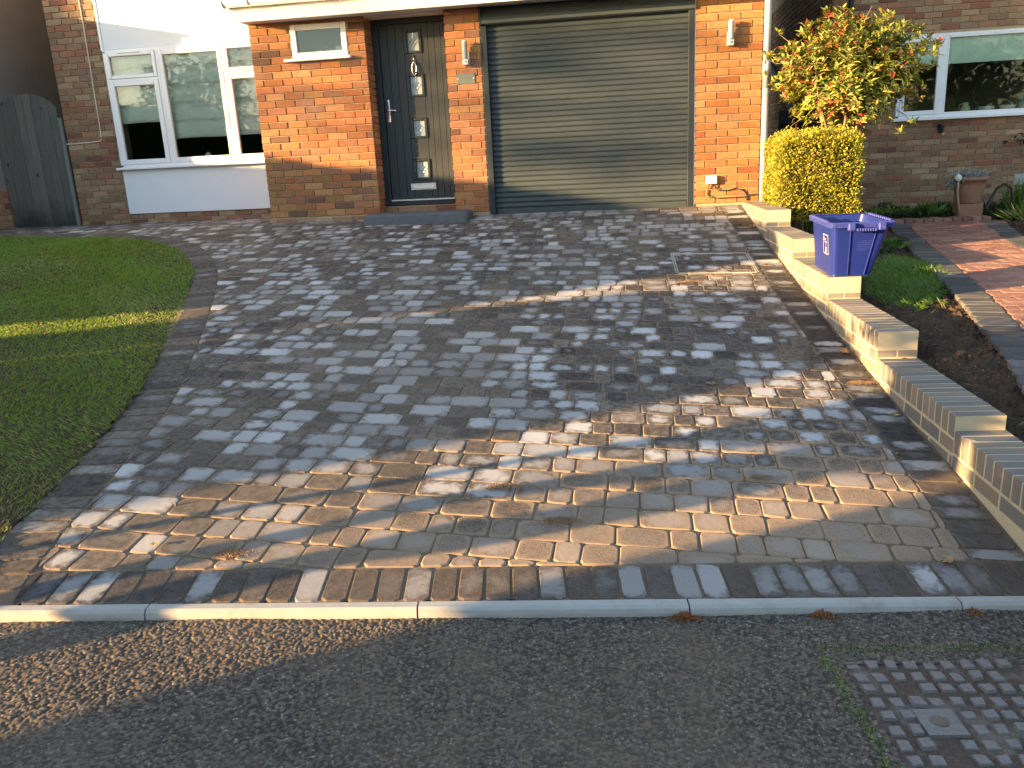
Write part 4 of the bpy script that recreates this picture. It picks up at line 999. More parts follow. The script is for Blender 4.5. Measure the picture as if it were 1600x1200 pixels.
def pc_(s): return np.array([np.interp(s, ps, PEc[:, 0]), np.interp(s, ps, PEc[:, 1])])
bl = []; s = 0.0
while s < ps[-1]-.1:
    a, b = pc_(s+.003), pc_(s+.103); t = (b-a)/np.linalg.norm(b-a); nr = np.array([-t[1], t[0]])
    poly = [tuple(a), tuple(b), tuple(b+nr*.21), tuple(a+nr*.21)]
    bl.append((poly, (0, 0, 1, 1))); s += .107
lay(path, bl, GREYSETT, name='edging_sett', limit=120, zfun=lambda x, y: GR(x, y)+0*x)
bl = []; s = 0.0
while s < 4.2:
    x_ = EDG(y_0 := -.9+s*.55); y_ = y_0; poly = [(x_, y_), (x_+.21, y_+.03), (x_+.20, y_+.13), (x_-.01, y_+.10)]; 
    if y_ < 1.5: bl.append((poly, (0, 0, 1, 1)))
    s += .2
lay(path, bl, GREYSETT, name='edging_sett', limit=40, zfun=lambda x, y: GR(x, y)+0*x)
bl = []; y = 1.62; row = 0
while y > -5.9:
    x = 1.0+(row % 2)*.105
    while x < 4.6:
        a, b = x+.003, x+.207; cx, cy = x+.105, y-.05; x += .21
        i = int(np.argmin(np.abs(PEc[:, 1]-cy))); ex = PEc[i, 0]
        poly = [(a, y-.102), (b, y-.102), (b, y), (a, y)]
        poly = clip(poly, (ex+.008, cy), (-.97, .24))
        if cy > -.95: poly = clip(poly, (EDG(cy)-.012, cy), (1, -.2)) if len(poly) > 2 else poly
        w, px, py = campx(cx, cy, -.4)
        if len(poly) > 2 and area(poly) > .003 and px < 1060: bl.append((poly, (a, y-.1, b, y)))
    y -= .106; row += 1
lay(path, bl, REDPAVE, name='red_paving_block', limit=285, rest='distant_red_paving', zfun=lambda x, y: GR(x, y)+0*x)
mb = MB()
for i in range(11): mb.bbox((2.42+i*.11, 1.66, -.5), (2.42+i*.11+.10, 1.86, -.375+random.uniform(-.004, .004)), .005, tone=random.random()*.98+.01)
o = tag(obj('bed_edging', mb, REDPAVE), 'row of red bricks on edge between path and planted bed', 'edging')
grid('path_bedding', 1.0, 4.7, -6.2, 1.7, 90, 120, lambda X, Y: GR(X, Y)-.0085, SAND, path, mask=lambda X, Y: (X > np.interp(Y, PEc[:, 1], PEc[:, 0])-.2) & (X < np.where(Y < -.9, 9, 3.0+.30*(Y+.9))), kind='structure')
# patch of bright grass and weeds
def pm(X, Y): return (((X-1.50-.22*(Y+2.3))/.27)**2+((Y+2.25)/1.05)**2 < 1+.45*np.sin(X*21+Y*13)*np.sin(Y*9)+.35*np.sin(X*47-Y*31)) & (X > wall_x(Y)+.26)
o = grass('grass_patch', 26000, (.8, 2.0), (-3.7, -1.1), pm, lambda X, Y: GR(X, Y)-.03, GRASSB, .03, .10, .0045); tag(o, 'small bright green grass patch in the soil beside the blue box', 'grass')
# dead stalks on the soil
n = 260; X = rng.uniform(.9, 1.5, n); Y = rng.uniform(-5.9, -3.2, n); th = rng.uniform(0, 6.28, n)
o = leaves('dry_stalks', np.stack([X, Y, GR(X, Y)-.015], 1), np.stack([np.cos(th), np.sin(th), rng.uniform(-.05, .25, n)], 1), np.tile([0, 0, 1.], (n, 1)), rng.uniform(.03, .10, n), .004, rng.uniform(.3, .7, n), AUTUMN, None, 'stuff'); tag(o, 'dry stalks and leaf scraps scattered on the bare soil', 'debris')

# right neighbour's house -------------------------------------------------
YN = 3.0; XN = 1.94
nr_ = thing('neighbour_house', 'brown brick neighbouring house in shade with white windows', 'house', (3.5, YN, 0))
nb = MB(); nb.box((XN+.01, YN+.006, -.6), (2.80, YN+.25, 5.2)); nb.box((2.80, YN+.006, -.6), (9, YN+.25, .83)); nb.box((2.80, YN+.006, 1.86), (9, YN+.25, 5.2)); nb.box((XN+.012, YN+.25, -.6), (XN+.25, 12, 5.2)); nb.box((6.5, YN+.01, .83), (9, YN+.24, 1.86))
w7 = obj('front_wall', nb, MORTAR, nr_)
r2 = lay_bricks(w7, courses(XN, 4.75, -.50, 2.72, [(2.79, 6, .815, 1.875)]), BROWN, 'y', YN)
r2 += lay_bricks(w7, courses(YN+.01, 9.5, 1.10, 2.95), BROWN, 'x-', XN+.004)
r2 += lay_bricks(w7, courses(YN+.01, 9.5, -.50, 1.10), BROWN, 'x-', XN+.004)
place_bricks(r2, nr_, 285)
mb = MB(); mb.add([(1.7, 2.6, 5.2), (9.3, 2.6, 5.2), (9.3, 7, 7.6), (1.7, 7, 7.6), (1.7, 12, 5.2), (9.3, 12, 5.2)], [(0, 1, 2, 3), (3, 2, 5, 4), (0, 3, 4), (1, 5, 2)]); obj('roof', mb, SLATE, nr_)
nw = inst('kitchen_window', None, nr_, (3.6, YN, .82)); yw = YN-.03
mb = MB(); mb.bbox((2.80, yw, .835), (2.84, yw+.07, 1.86), .004); mb.bbox((2.80, yw, 1.825), (6.5, yw+.07, 1.862), .004); mb.bbox((2.80, yw, .83), (6.5, yw+.07, .865), .004); mb.bbox((3.33, yw-.003, .865), (3.385, yw+.066, 1.825), .004); obj('outer_frame', mb, UPVC, nw)
casement(nw, 2.84, 3.33, .865, 1.825, yw-.014, .055); casement(nw, 3.385, 5.4, .865, 1.825, yw-.002, .022)
mb = MB(); mb.bbox((2.76, YN-.10, .795), (6.5, YN+.02, .832), .005); obj('sill', mb, UPVC, nw)
mb = MB(); mb.box((2.86, YN+.045, 1.49), (5.4, YN+.05, 1.85)); obj('roller_blind', mb, plain('pale_green_blind', (.62, .78, .70), .8), nw)
room(nw, 2.82, 6.4, YN+.05, 5.5, .80, 1.9, plain('kitchen_wall', (.09, .095, .075), .9, var=.5, sc=3))
mb = MB(); mb.box((2.81, YN+.05, .84), (6.4, YN+.24, .865)); obj('window_board', mb, UPVC, nw)
t = thing('yellow_jug', 'small pale yellow jug on the neighbour window board', 'jug', (3.72, YN+.13, .865))
mb = MB(); mb.lathe((3.72, YN+.13, .866), [(.04, 0), (.062, .03), (.055, .07), (.03, .10), (.036, .13), (.030, .128)], 16); mb.tube([(3.69, YN+.13, .98), (3.645, YN+.13, .975), (3.64, YN+.13, .93), (3.665, YN+.13, .90)], .007, 6); obj('body', mb, YELLOWP, t, smooth=True)
for x_, lab in ((3.98, 'white bowl of dark plants beside the yellow jug'), (4.24, 'white bowl of reddish plants beside the teal vase')):
    t = thing('white_bowl', lab, 'bowl', (x_, YN+.13, .865), 'white bowls on the neighbour window board')
    mb = MB(); mb.lathe((x_, YN+.13, .866), [(.05, 0), (.085, .03), (.10, .07), (.092, .068), (.07, .03)], 18); obj('bowl_body', mb, BONE, t, smooth=True)
    n = 70; P_ = np.array([x_, YN+.13, .92])+rng.normal(0, 1, (n, 3))*[.05, .03, .012]; leaves('leaves', P_, rng.normal(0, 1, (n, 3))+[0, 0, 1.2], rng.normal(0, 1, (n, 3)), .035, .016, rng.uniform(0, 1, n), DKLEAF if x_ < 4.1 else AUTUMN, t)
t = thing('teal_vase', 'teal vase at the right of the neighbour window', 'vase', (4.42, YN+.13, .865))
mb = MB(); mb.lathe((4.42, YN+.13, .866), [(.05, 0), (.06, .06), (.045, .12), (.02, .17), (.02, .24), (.017, .24)], 16); obj('body', mb, TEAL, t, smooth=True)
t = thing('black_downpipe', 'black downpipe on the neighbour wall above the leafy tree', 'downpipe', (2.16, YN-.04, 1.6))
mb = MB(); mb.tube([(2.155, YN-.045, -.35), (2.155, YN-.045, 3.0)], .034, 12); obj('pipe', mb, BLACK, t, smooth=True)
t = thing('security_lamp', 'small black outside lamp under the neighbour window', 'lamp', (3.37, YN-.05, .69))
mb = MB(); mb.bbox((3.345, YN-.03, .66), (3.40, YN, .74), .006); mb.tube([(3.372, YN-.03, .72), (3.372, YN-.11, .70), (3.352, YN-.13, .63)], [.02, .03, .042], 10); obj('body', mb, BLACK, t)
mb = MB(); mb.lathe((3.385, YN-.13, .615), [(0, -.02), (.017, -.01), (.017, .01), (0, .02)], 10); obj('bulb', mb, BONE, t)
t = thing('air_brick', 'square grey air brick low on the neighbour wall', 'air brick', (4.43, YN, -.02))
mb = MB(); mb.bbox((4.36, YN-.016, -.09), (4.50, YN+.01, .05), .003); 
for q_ in range(5): mb.box((4.372, YN-.019, -.075+q_*.024), (4.488, YN-.016, -.063+q_*.024))
obj('grille', mb, KERB, t)
# waste pipe with swan neck, dark side gate in the gap
t = thing('waste_pipe', 'buff waste pipe with a swan neck in the gap between the houses', 'waste pipe', (1.86, 6, 1))
mb = MB(); mb.tube([(1.86, 9.2, 2.4), (1.86, 7.9, 1.98), (1.86, 6.5, 1.50), (1.86, 5.75, 1.27), (1.86, 5.42, 1.12), (1.86, 5.36, .95), (1.86, 5.36, -.4)], .058, 12); obj('pipe', mb, PIPEB, t, smooth=True)
for q_ in ([(1.86, 5.36, .86), (1.86, 5.36, .96)], [(1.86, 6.1, 1.37), (1.86, 6.3, 1.44)]): mb = MB(); mb.tube(q_, .066, 12); obj('collar', mb, PIPEB, t, smooth=True)
t = thing('side_gate', 'dark slatted timber gate in the gap behind the tree', 'gate', (1.4, 4.2, -.3))
for i in range(9): mb = MB(); mb.bbox((1.50+i*.048, 4.2, -.45), (1.538+i*.048, 4.23, 1.05), .003); obj('slat', mb, TIMBER, t)
mb = MB(); mb.box((1.50, 4.231, .0), (1.93, 4.26, .08)); mb.box((1.50, 4.231, .8), (1.93, 4.26, .88)); obj('rail', mb, TIMBER, t)
mb = MB(); mb.box((.6, 10.5, -.6), (2.2, 10.6, 4)); tag(obj('back_fence', mb, TIMBER), 'dark timber fence closing the far end of the side passage', 'fence')
grid('passage_ground', .6, 2.2, -.1, 10.6, 10, 40, lambda X, Y: -.42+0*X, SOIL, kind='structure')

# ------------------------------------------------------------------ planting
def boxy(n, lo, hi, faces, jit=.02, rnd=.10):
    """points on the skin of a clipped hedge box with softened corners"""
    lo, hi = np.array(lo), np.array(hi); sz = hi-lo; out = []; nn = []
    ar = {'-x': sz[1]*sz[2], '+x': sz[1]*sz[2], '-y': sz[0]*sz[2], '+y': sz[0]*sz[2], '+z': sz[0]*sz[1]}; tot = sum(ar[f] for f in faces)
    for f in faces:
        k_ = int(n*ar[f]/tot); p = lo+rng.uniform(0, 1, (k_, 3))*sz; ax = 'xyz'.index(f[1]); p[:, ax] = lo[ax] if f[0] == '-' else hi[ax]
        nv = np.zeros((k_, 3)); nv[:, ax] = -1 if f[0] == '-' else 1; out.append(p); nn.append(nv)
    P_, Nv = np.concatenate(out), np.concatenate(nn); c = (lo+hi)/2; q_ = (P_-c)/(sz/2)
    pull = np.clip(np.sort(np.abs(q_), axis=1)[:, 1]-.78, 0, .22)/.22
    P_ = P_-(P_-c)*(pull[:, None]**2)*rnd+Nv*(.025*np.sin(P_[:, :1]*13+P_[:, 2:]*9)*np.sin(P_[:, 1:2]*11+P_[:, 2:]*7))+rng.normal(0, jit, P_.shape)
    return P_, Nv
def hedge_leaves(name, P_, Nv, L, Wd, mat, parent, tb=.5, ts=.22):
    n = len(P_); D_ = Nv+rng.normal(0, .75, (n, 3))+[0, 0, .35]; U_ = rng.normal(0, 1, (n, 3))
    t = np.clip(tb+.22*np.sin(P_[:, 0]*9+1)*np.sin(P_[:, 2]*8+P_[:, 1]*6)-.30*np.clip((P_[:, 0]-.95)*2.2, 0, 1)*(P_[:, 2] < .58)*(.6+.4*np.sin(P_[:, 0]*14)*np.sin(P_[:, 2]*11))+rng.normal(0, ts, n), .02, .96)  # right face leaves toned darker below the top, shade painted into colour
    return leaves(name, P_, D_, U_, rng.uniform(.6, 1.3, n)*L, rng.uniform(.7, 1.2, n)*Wd, t, mat, parent)
hd = thing('golden_hedge', 'clipped yellow green hedge block beside the orange brick pier', 'hedge', (1.1, -.5, -.3))
lo, hi = (.725, -.93, -.16), (1.47, -.10, .675)
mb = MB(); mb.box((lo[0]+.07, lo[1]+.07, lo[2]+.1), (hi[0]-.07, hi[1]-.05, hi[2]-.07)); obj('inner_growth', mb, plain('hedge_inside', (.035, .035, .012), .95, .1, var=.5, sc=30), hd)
P_, Nv = boxy(17000, lo, hi, ['-x', '+x', '-y', '+z', '+y'], .018); P2, N2 = boxy(7000, np.array(lo)+.03, np.array(hi)-.03, ['-x', '-y', '+z'], .02)
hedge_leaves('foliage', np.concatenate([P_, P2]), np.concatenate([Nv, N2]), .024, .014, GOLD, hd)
mb = MB()
for i in range(12): x_, y_ = rng.uniform(.9, 1.4), rng.uniform(-.85, -.2); mb.tube([(x_, y_, -.5), (x_+.02, y_, -.2), (x_+rng.uniform(-.06, .06), y_, .1)], [.014, .011, .006], 6)
obj('stems', mb, BARK, hd)
ph = thing('photinia_tree', 'leafy shrub tree with yellow green and scarlet leaves above the hedge', 'tree', (1.35, -.45, -.4))
mb = MB(); tips = []
cc = np.array([1.43, -.40, 1.22]); base = np.array([1.34, -.45, -.4])
for i in range(15):
    a = rng.uniform(0, 6.28); el = rng.uniform(.15, 1.35); d = np.array([math.cos(a)*math.cos(el)*.74, math.sin(a)*math.cos(el)*.45, math.sin(el)*.50])
    tip = cc+d*rng.uniform(.75, .98)+[0, 0, -.05]; st0 = base+np.array([rng.uniform(-.06, .06), rng.uniform(-.06, .06), 0]); mid = np.array([1.36+d[0]*.25, -.45+d[1]*.3, .58])
    p3 = mid*.45+tip*.55+rng.normal(0, .04, 3); pts = [st0, (st0+mid)/2+rng.normal(0, .02, 3), mid, p3, tip]; mb.tube(pts, [.018, .015, .012, .008, .003], 6); tips.append((p3, tip))
    for j in range(7):
        f = rng.uniform(.1, 1); b0 = mid*(1-f)+tip*f; e_ = b0+rng.normal(0, .11, 3)+[0, 0, .05]; mb.tube([b0, (b0+e_)/2+rng.normal(0, .012, 3), e_], [.005, .004, .002], 5); tips.append((b0, e_))
obj('trunk', mb, BARK, ph, smooth=True)
def crown(n_cl, per, c, rad, fill=.5):
    C_ = []
    while len(C_) < n_cl:
        v = rng.normal(0, 1, 3); v /= np.linalg.norm(v); rr = rng.uniform(fill, 1)
        lump = 1+.13*math.sin(v[0]*7+1)*math.sin(v[2]*6)+.08*math.sin(v[1]*9+v[2]*5)
        p = c+v*rad*rr*lump
        if v[2] < -.45 and abs(v[0]) > .55 and rng.random() < .6: continue
        C_.append(p)
    C_ = np.array(C_); P_ = np.repeat(C_, per, 0); out = (P_-c)/rad; out /= np.linalg.norm(out, axis=1, keepdims=True)
    th = np.tile(np.arange(per)*2.399, len(C_)); up = out*.6+[0, 0, .75]
    a = np.cross(up, [0.3, 1, .1]); a /= np.linalg.norm(a, axis=1, keepdims=True); b = np.cross(up, a)
    D_ = up*.6+a*np.cos(th)[:, None]*.8+b*np.sin(th)[:, None]*.8+rng.normal(0, .22, P_.shape); return P_+rng.normal(0, .012, P_.shape), D_, up, C_
P_, D_, U_, C_ = crown(1900, 7, cc, np.array([.72, .46, .54]), .30)
n = len(P_); red = (rng.random(len(C_)) < .022); t = np.clip(rng.normal(.45, .2, n)+.12*np.sin(P_[:, 0]*8)*np.sin(P_[:, 2]*9), .02, .86); t = np.where(np.repeat(red, 7), rng.uniform(.94, .99, n), t)
leaves('crown', P_, D_, U_, rng.uniform(.05, .095, n), rng.uniform(.020, .032, n), t, PHOT, ph)
sp = [(.765, -.35, 1.62), (.66, -.35, 1.40), (.70, -.35, 1.42), (2.12, -.4, 1.45), (2.02, -.42, .74), (1.92, -.42, .66), (1.2, -.4, 1.75), (1.75, -.4, 1.72)]
P_ = np.repeat(np.array(sp), 9, 0)+rng.normal(0, .03, (72, 3)); t = np.repeat([.96, .97, .95, .7, .6, .6, .6, .55], 9)
for i_, p in enumerate(sp):
    leaves('shoot', P_[i_*9:i_*9+9]*.3+np.array(p)*.7, rng.normal(0, 1, (9, 3))+[0, 0, .5], rng.normal(0, 1, (9, 3)), .07, .02, t[i_*9:i_*9+9], PHOT, ph)
    mb = MB(); c_ = cc+(np.array(p)-cc)*.75; mb.tube([c_, (np.array(p)+c_)/2+rng.normal(0, .01, 3), p], [.005, .004, .002], 5); obj('shoot_stem', mb, BARK, ph)

# bed along the neighbour wall
def clump(name, label, cat, x_, y_, z_, n, sp_, L, Wd, mat, up=.9, group=None, tone=(.1, .9)):
    t = thing(name, label, cat, (x_, y_, z_), group)
    P_ = np.array([x_, y_, z_])+rng.normal(0, 1, (n, 3))*np.array([sp_, sp_*.6, .02])*[1, 1, 1]; P_[:, 2] = z_+np.abs(rng.normal(0, .03, n))
    D_ = (P_-[x_, y_, z_-.02])*[1, 1, .2]*6+rng.normal(0, .35, (n, 3))+[0, 0, up]; leaves('leaves', P_, D_, rng.normal(0, 1, (n, 3))+[0, 0, .5], rng.uniform(.5, 1.2, n)*L, Wd, rng.uniform(tone[0], tone[1], n), mat, t); return t
X = rng.uniform(1.75, 4.9, 26000); Y = 1.95+np.abs(rng.normal(0, .42, 26000)); kk = Y < 2.95; X, Y = X[kk], Y[kk]; n = len(X)
hgt = .05+.13*np.abs(np.sin(X*4.1)*np.sin(X*9.7+1))*np.clip((Y-1.85)*2, .3, 1); Z = GR(X, Y)-.02+rng.uniform(0, 1, n)*hgt
o = leaves('ground_cover', np.stack([X, Y, Z], 1), rng.normal(0, 1, (n, 3))+[0, -.3, 1.0], rng.normal(0, 1, (n, 3)), rng.uniform(.03, .09, n), rng.uniform(.010, .022, n), np.clip(rng.normal(.45, .28, n), .02, .97), DKLEAF, None, 'stuff')
tag(o, 'low green ground cover along the foot of the neighbour wall', 'plants')
X = rng.uniform(1.15, 2.1, 9000); Y = rng.uniform(-.9, 2.0, 9000); kk = (X < 1.9+.1*Y) & (X > 1.15+.0*Y); X, Y = X[kk], Y[kk]; n = len(X); Z = GR(X, Y)-.02+rng.uniform(0, .10, n)*(.5+.5*np.sin(X*7)*np.sin(Y*5))
o = leaves('ground_cover', np.stack([X, Y, Z], 1), rng.normal(0, 1, (n, 3))+[0, 0, 1.0], rng.normal(0, 1, (n, 3)), rng.uniform(.03, .08, n), rng.uniform(.008, .02, n), np.clip(rng.normal(.4, .28, n), .02, .97), DKLEAF, None, 'stuff')
tag(o, 'dark weeds in the bed between hedge and red path', 'plants')
clump('leafy_plant', 'broad leaved bright green plant left of the terracotta pot', 'plant', 3.02, 2.0, -.36, 90, .09, .13, .055, GRASSB)
clump('strap_leaf_plant', 'upright strap leaved green plant right of the terracotta pot', 'plant', 4.05, 2.05, -.38, 110, .05, .42, .014, GRASSB, 2.2)
clump('tawny_plant', 'tawny grassy clump at the right edge of the red path', 'plant', 4.0, 1.25, -.40, 260, .14, .22, .010, GRASS, 1.2, tone=(.5, .97))
clump('spotted_plant', 'low pale spotted plant between the path and the wall', 'plant', 2.55, 2.15, -.37, 120, .12, .09, .03, GRASS, .8)
clump('corner_weed', 'small pale weed beside the dark path edging near the grass patch', 'plant', 1.80, -.55, -.45, 120, .10, .10, .02, GRASSB, .9)
t = thing('terracotta_pot', 'weathered terracotta pot with silver foliage by the neighbour wall', 'plant pot', (3.44, 1.95, -.2))
c = (3.44, 1.95, -.225); mb = MB(); mb.lathe(c, [(0, 0), (.125, 0), (.135, .02), (.175, .20), (.185, .27), (.205, .27), (.208, .315), (.19, .318), (.175, .29), (0, .285)], 28); obj('pot_body', mb, TERRA, t, smooth=True)
n = 900; P_ = np.array([3.44, 1.95, .09])+rng.normal(0, 1, (n, 3))*[.11, .07, .035]; leaves('foliage', P_, rng.normal(0, 1, (n, 3))+[0, 0, .7], rng.normal(0, 1, (n, 3)), .045, .014, rng.uniform(0, 1, n), SILVER, t)
n = 120; P_ = np.array([3.22, 1.88, .02])+rng.normal(0, 1, (n, 3))*[.035, .03, .025]; leaves('trailing_foliage', P_, rng.normal(0, 1, (n, 3))+[-.5, 0, -.2], rng.normal(0, 1, (n, 3)), .045, .014, rng.uniform(0, 1, n), SILVER, t)
mb = MB(); mb.box((3.30, 1.84, -.42), (3.58, 2.06, -.226)); obj('pot_stand', mb, TERRA, t)
t = thing('pale_stick_ornament', 'pale round headed ornament on a bent stick against the pot', 'ornament', (3.26, 1.80, 0))
mb = MB(); mb.lathe((3.245, 1.78, .09), [(0, -.045), (.025, -.038), (.04, -.01), (.036, .02), (.015, .045), (0, .047)], 14); obj('head', mb, BONE, t, smooth=True)
mb = MB(); mb.tube([(3.25, 1.78, .05), (3.252, 1.79, -.08), (3.275, 1.80, -.2), (3.31, 1.8, -.38)], .014, 8); obj('stick', mb, PIPEB, t, smooth=True)
mb = MB(); mb.tube([(3.62, 1.85, -.30), (3.68, 1.9, -.18), (3.74, 1.9, -.06), (3.82, 1.9, -.01), (3.90, 1.9, -.06), (3.93, 1.9, -.2), (3.93, 1.9, -.42)], .016, 8); tag(obj('curved_hose', mb, RUBBER), 'dark curved hose arching out of the plants right of the pot', 'hose')
t = thing('bare_rose', 'sparse rose stem with few dark leaves on the neighbour wall', 'plant', (4.5, 2.9, -.3))
mb = MB(); mb.tube([(4.62, 2.85, -.4), (4.60, 2.88, -.05), (4.45, 2.9, .22), (4.28, 2.9, .45), (4.17, 2.9, .54)], [.012, .011, .009, .006, .003], 6); mb.tube([(4.43, 2.9, .25), (4.36, 2.88, .38), (4.36, 2.88, .50)], [.006, .005, .003], 6); obj('stem', mb, BARK, t)
P_ = np.array([(4.36, 2.88, .5), (4.30, 2.88, .46), (4.24, 2.88, .52), (4.2, 2.88, .47), (4.42, 2.88, .36), (4.38, 2.88, .42), (4.35, 2.88, .53), (4.46, 2.88, .30), (4.30, 2.88, .56)]); P_ = np.repeat(P_, 2, 0)+rng.normal(0, .012, (18, 3)); leaves('leaves', P_, rng.normal(0, 1, (18, 3)), rng.normal(0, 1, (18, 3)), .07, .045, rng.uniform(0, .8, 18), DKLEAF, t)

# ------------------------------------------------------------------ covers, leaves, sand
t = thing('inset_manhole_cover', 'steel framed inset cover filled with paving blocks near the low wall', 'cover', (.04, -2.06, -.32))
P4 = [(-.285, -1.775), (.335, -1.775), (.355, -2.345), (-.265, -2.365)]
for i in range(4):
    a, b = np.array(P4[i]), np.array(P4[(i+1) % 4]); d = (b-a)/np.linalg.norm(b-a); nn = np.array([-d[1], d[0]])*.0032
    for o_ in (0, .016):
        sh = np.array([-d[1], d[0]])*o_; mb = MB(); mb.prism(ccw([tuple(a-nn+sh), tuple(b-nn+sh), tuple(b+nn+sh), tuple(a+nn+sh)]), lambda x, y: float(G(x, y))-.02, lambda x, y: float(G(x, y))+.0025); obj('frame_strip', mb, KERB, t)
mh = thing('road_manhole_cover', 'large worn iron road cover with rows of raised squares', 'manhole cover', (.4, -7.2, -.93))
mo = np.array([.014, -6.905]); mu = np.array([.9889, .1483]); mv = np.array([.0, -1.0]); mv = np.array([.1483, -.9889])*1.0
mo = np.array([.005, -6.875]); 
def mp(u, v): return mo+mu*u+mv*v
mz = lambda x, y: float(rz(x, y))-.001
mb = MB(); mb.prism(ccw([tuple(mp(0, 0)), tuple(mp(.92, 0)), tuple(mp(.92, .9)), tuple(mp(0, .9))]), lambda x, y: mz(x, y)-.05, lambda x, y: mz(x, y)); obj('cover_plate', mb, GRIT, mh)
for a, b, c_, d in ((0, .012, -.012, .912), (0, .92, -.012, .0), (.92, .932, -.012, .912)):
    mb = MB(); mb.prism(ccw([tuple(mp(a, c_)), tuple(mp(b, c_)), tuple(mp(b, d)), tuple(mp(a, d))]), lambda x, y: mz(x, y)-.04, lambda x, y: mz(x, y)+.001); obj('cover_frame', mb, GRIT, mh)
for r_ in range(15):
    for c_ in range(16):
        u, v = .028+c_*.0575+(r_ % 2)*.0, .030+r_*.058
        if u+.038 > .915 or v+.038 > .89: continue
        if 1.5 < c_ < 3.6 and 3.5 < r_ < 5.6: continue
        if rng.random() < .05: continue
        jx = rng.uniform(-.0045, .0045, 8); p = [mp(u+jx[0], v+jx[1]), mp(u+.038+jx[2], v+jx[3]), mp(u+.038+jx[4], v+.038+jx[5]), mp(u+jx[6], v+.038+jx[7])]
        hh = rng.uniform(.002, .011)
        w, px, py = campx(p[0][0], p[0][1], -.93)
        if px > 1045 or py > 790: continue
        mb = MB(); c0 = sum(p)/4; top_ = [tuple(c0+(q_-c0)*.86) for q_ in p]; p = ccw([tuple(q_) for q_ in p]); top_ = ccw(top_); n = 4
        vs = [(x, y, mz(x, y)-.003) for x, y in p]+[(x, y, mz(x, y)+hh) for x, y in top_]; mb.add(vs, [(4, 5, 6, 7)]+[(i, (i+1) % 4, 4+(i+1) % 4, 4+i) for i in range(4)]); obj('raised_square', mb, IRON, mh)
mb = MB(); q4 = [mp(.125, .262), mp(.235, .262), mp(.235, .368), mp(.125, .368)]; c0 = sum(q4)/4; mb.prism(ccw([tuple(q_) for q_ in q4]), lambda x, y: mz(x, y)-.01, lambda x, y: mz(x, y)+.010); obj('key_plate', mb, IRON, mh)
mb = MB(); mb.prism([(c0[0]+.024*math.cos(a), c0[1]+.022*math.sin(a)) for a in [i*2*math.pi/16 for i in range(16)]], lambda x, y: mz(x, y), lambda x, y: mz(x, y)+.0125); obj('key_hole', mb, GRIT, mh)
def fallen(x, y, z, size, rot_, lab, mat=AUTUMN, n=5, tone=.4):
    P_ = np.tile([x, y, z+.006], (n, 1)); th = rot_+np.linspace(-1.3, 1.3, n)
    D_ = np.stack([np.cos(th), np.sin(th), rng.uniform(.0, .45, n)], 1); o = leaves('fallen_leaf', P_, D_, np.tile([0, 0, 1.], (n, 1))+rng.normal(0, .2, (n, 3)), size*rng.uniform(.7, 1, n), size*.42, np.full(n, tone)+rng.uniform(-.05, .05, n), mat, None)
    return tag(o, lab, 'leaf', 'fallen leaves on the drive')
YL_ = leafmat('yellow_leaf', [(0, (.42, .33, .06)), (1, (.60, .45, .10))])
for x, y, sz, lab, mt, tn in [
    (-4.08, -1.06, .08, 'fallen leaf on the drive in front of the porch wall', AUTUMN, .4), (-2.49, -.83, .10, 'curled tan leaf on the drive below the door step', AUTUMN, .5),
    (-.63, -.95, .07, 'orange brown leaf on the drive below the middle of the garage', AUTUMN, .05), (.01, -.77, .08, 'pale leaf on the drive before the right garage rail', AUTUMN, .5),
    (.21, -.89, .10, 'curled tan leaf nearest the foot of the socket box pier', AUTUMN, .5), (.40, -.86, .09, 'left of two tan leaves by the top of the stepped wall', AUTUMN, .5),
    (.50, -.89, .09, 'right of two tan leaves by the top of the stepped wall', AUTUMN, .5), (.47, -2.16, .10, 'curled pale leaf between the inset cover and the wall', AUTUMN, .5),
    (.64, -4.10, .11, 'rusty orange leaf at the foot of the fourth wall step', AUTUMN, .1), (-.18, -4.67, .08, 'dry brown leaf alone in the middle right of the drive', AUTUMN, .3),
    (.69, -5.02, .06, 'small yellow leaf on the dark edging by the wall', YL_, .5), (.54, -6.32, .09, 'tan oak leaf on the soldier course at lower right', AUTUMN, .5),
    (-2.42, -6.58, .05, 'tiny yellow leaf on the lower left of the drive', YL_, .8), (.58, -5.46, .035, 'tiny pale scrap on the drive near the lit wall face', AUTUMN, .6)]:
    fallen(x, y, float(G(x, y)), sz*.6, random.uniform(0, 6.28), lab, mt, tone=tn)
tw = MB(); tw.tube([(-2.5, -6.283, -.72), (-2.5, -6.283, -.700)], [.007, .005], 6); tag(obj('twig_stub', tw, BARK), 'tiny dark upright stub on a pale block at lower left', 'twig')
def grains(name, lab, pts, sp_, n, mat, hz=.02, size=.006):
    P_ = []
    for x, y, z in pts:
        q_ = rng.normal(0, 1, (n, 3))*[sp_, sp_*.45, 0]; r_ = np.exp(-(q_[:, 0]/sp_)**2); q_[:, 2] = rng.uniform(0, 1, n)*hz*r_; P_.append(q_+[x, y, z])
    P_ = np.concatenate(P_); n_ = len(P_); o = leaves(name, P_, rng.normal(0, 1, (n_, 3)), rng.normal(0, 1, (n_, 3)), size, size*.9, rng.uniform(0, 1, n_), mat, None, 'stuff'); return tag(o, lab, 'debris')
pk = lambda x: (x, float(ky(x))-.062, float(rz(x, ky(x)))+.003)
grains('rusty_crumbs', 'rusty orange crumbs heaped against the kerb near its joints', [pk(-.44), pk(.02), pk(.52)], .030, 500, leafmat('rusty_crumb', [(0, (.28, .10, .03)), (1, (.50, .22, .07))]), .022)
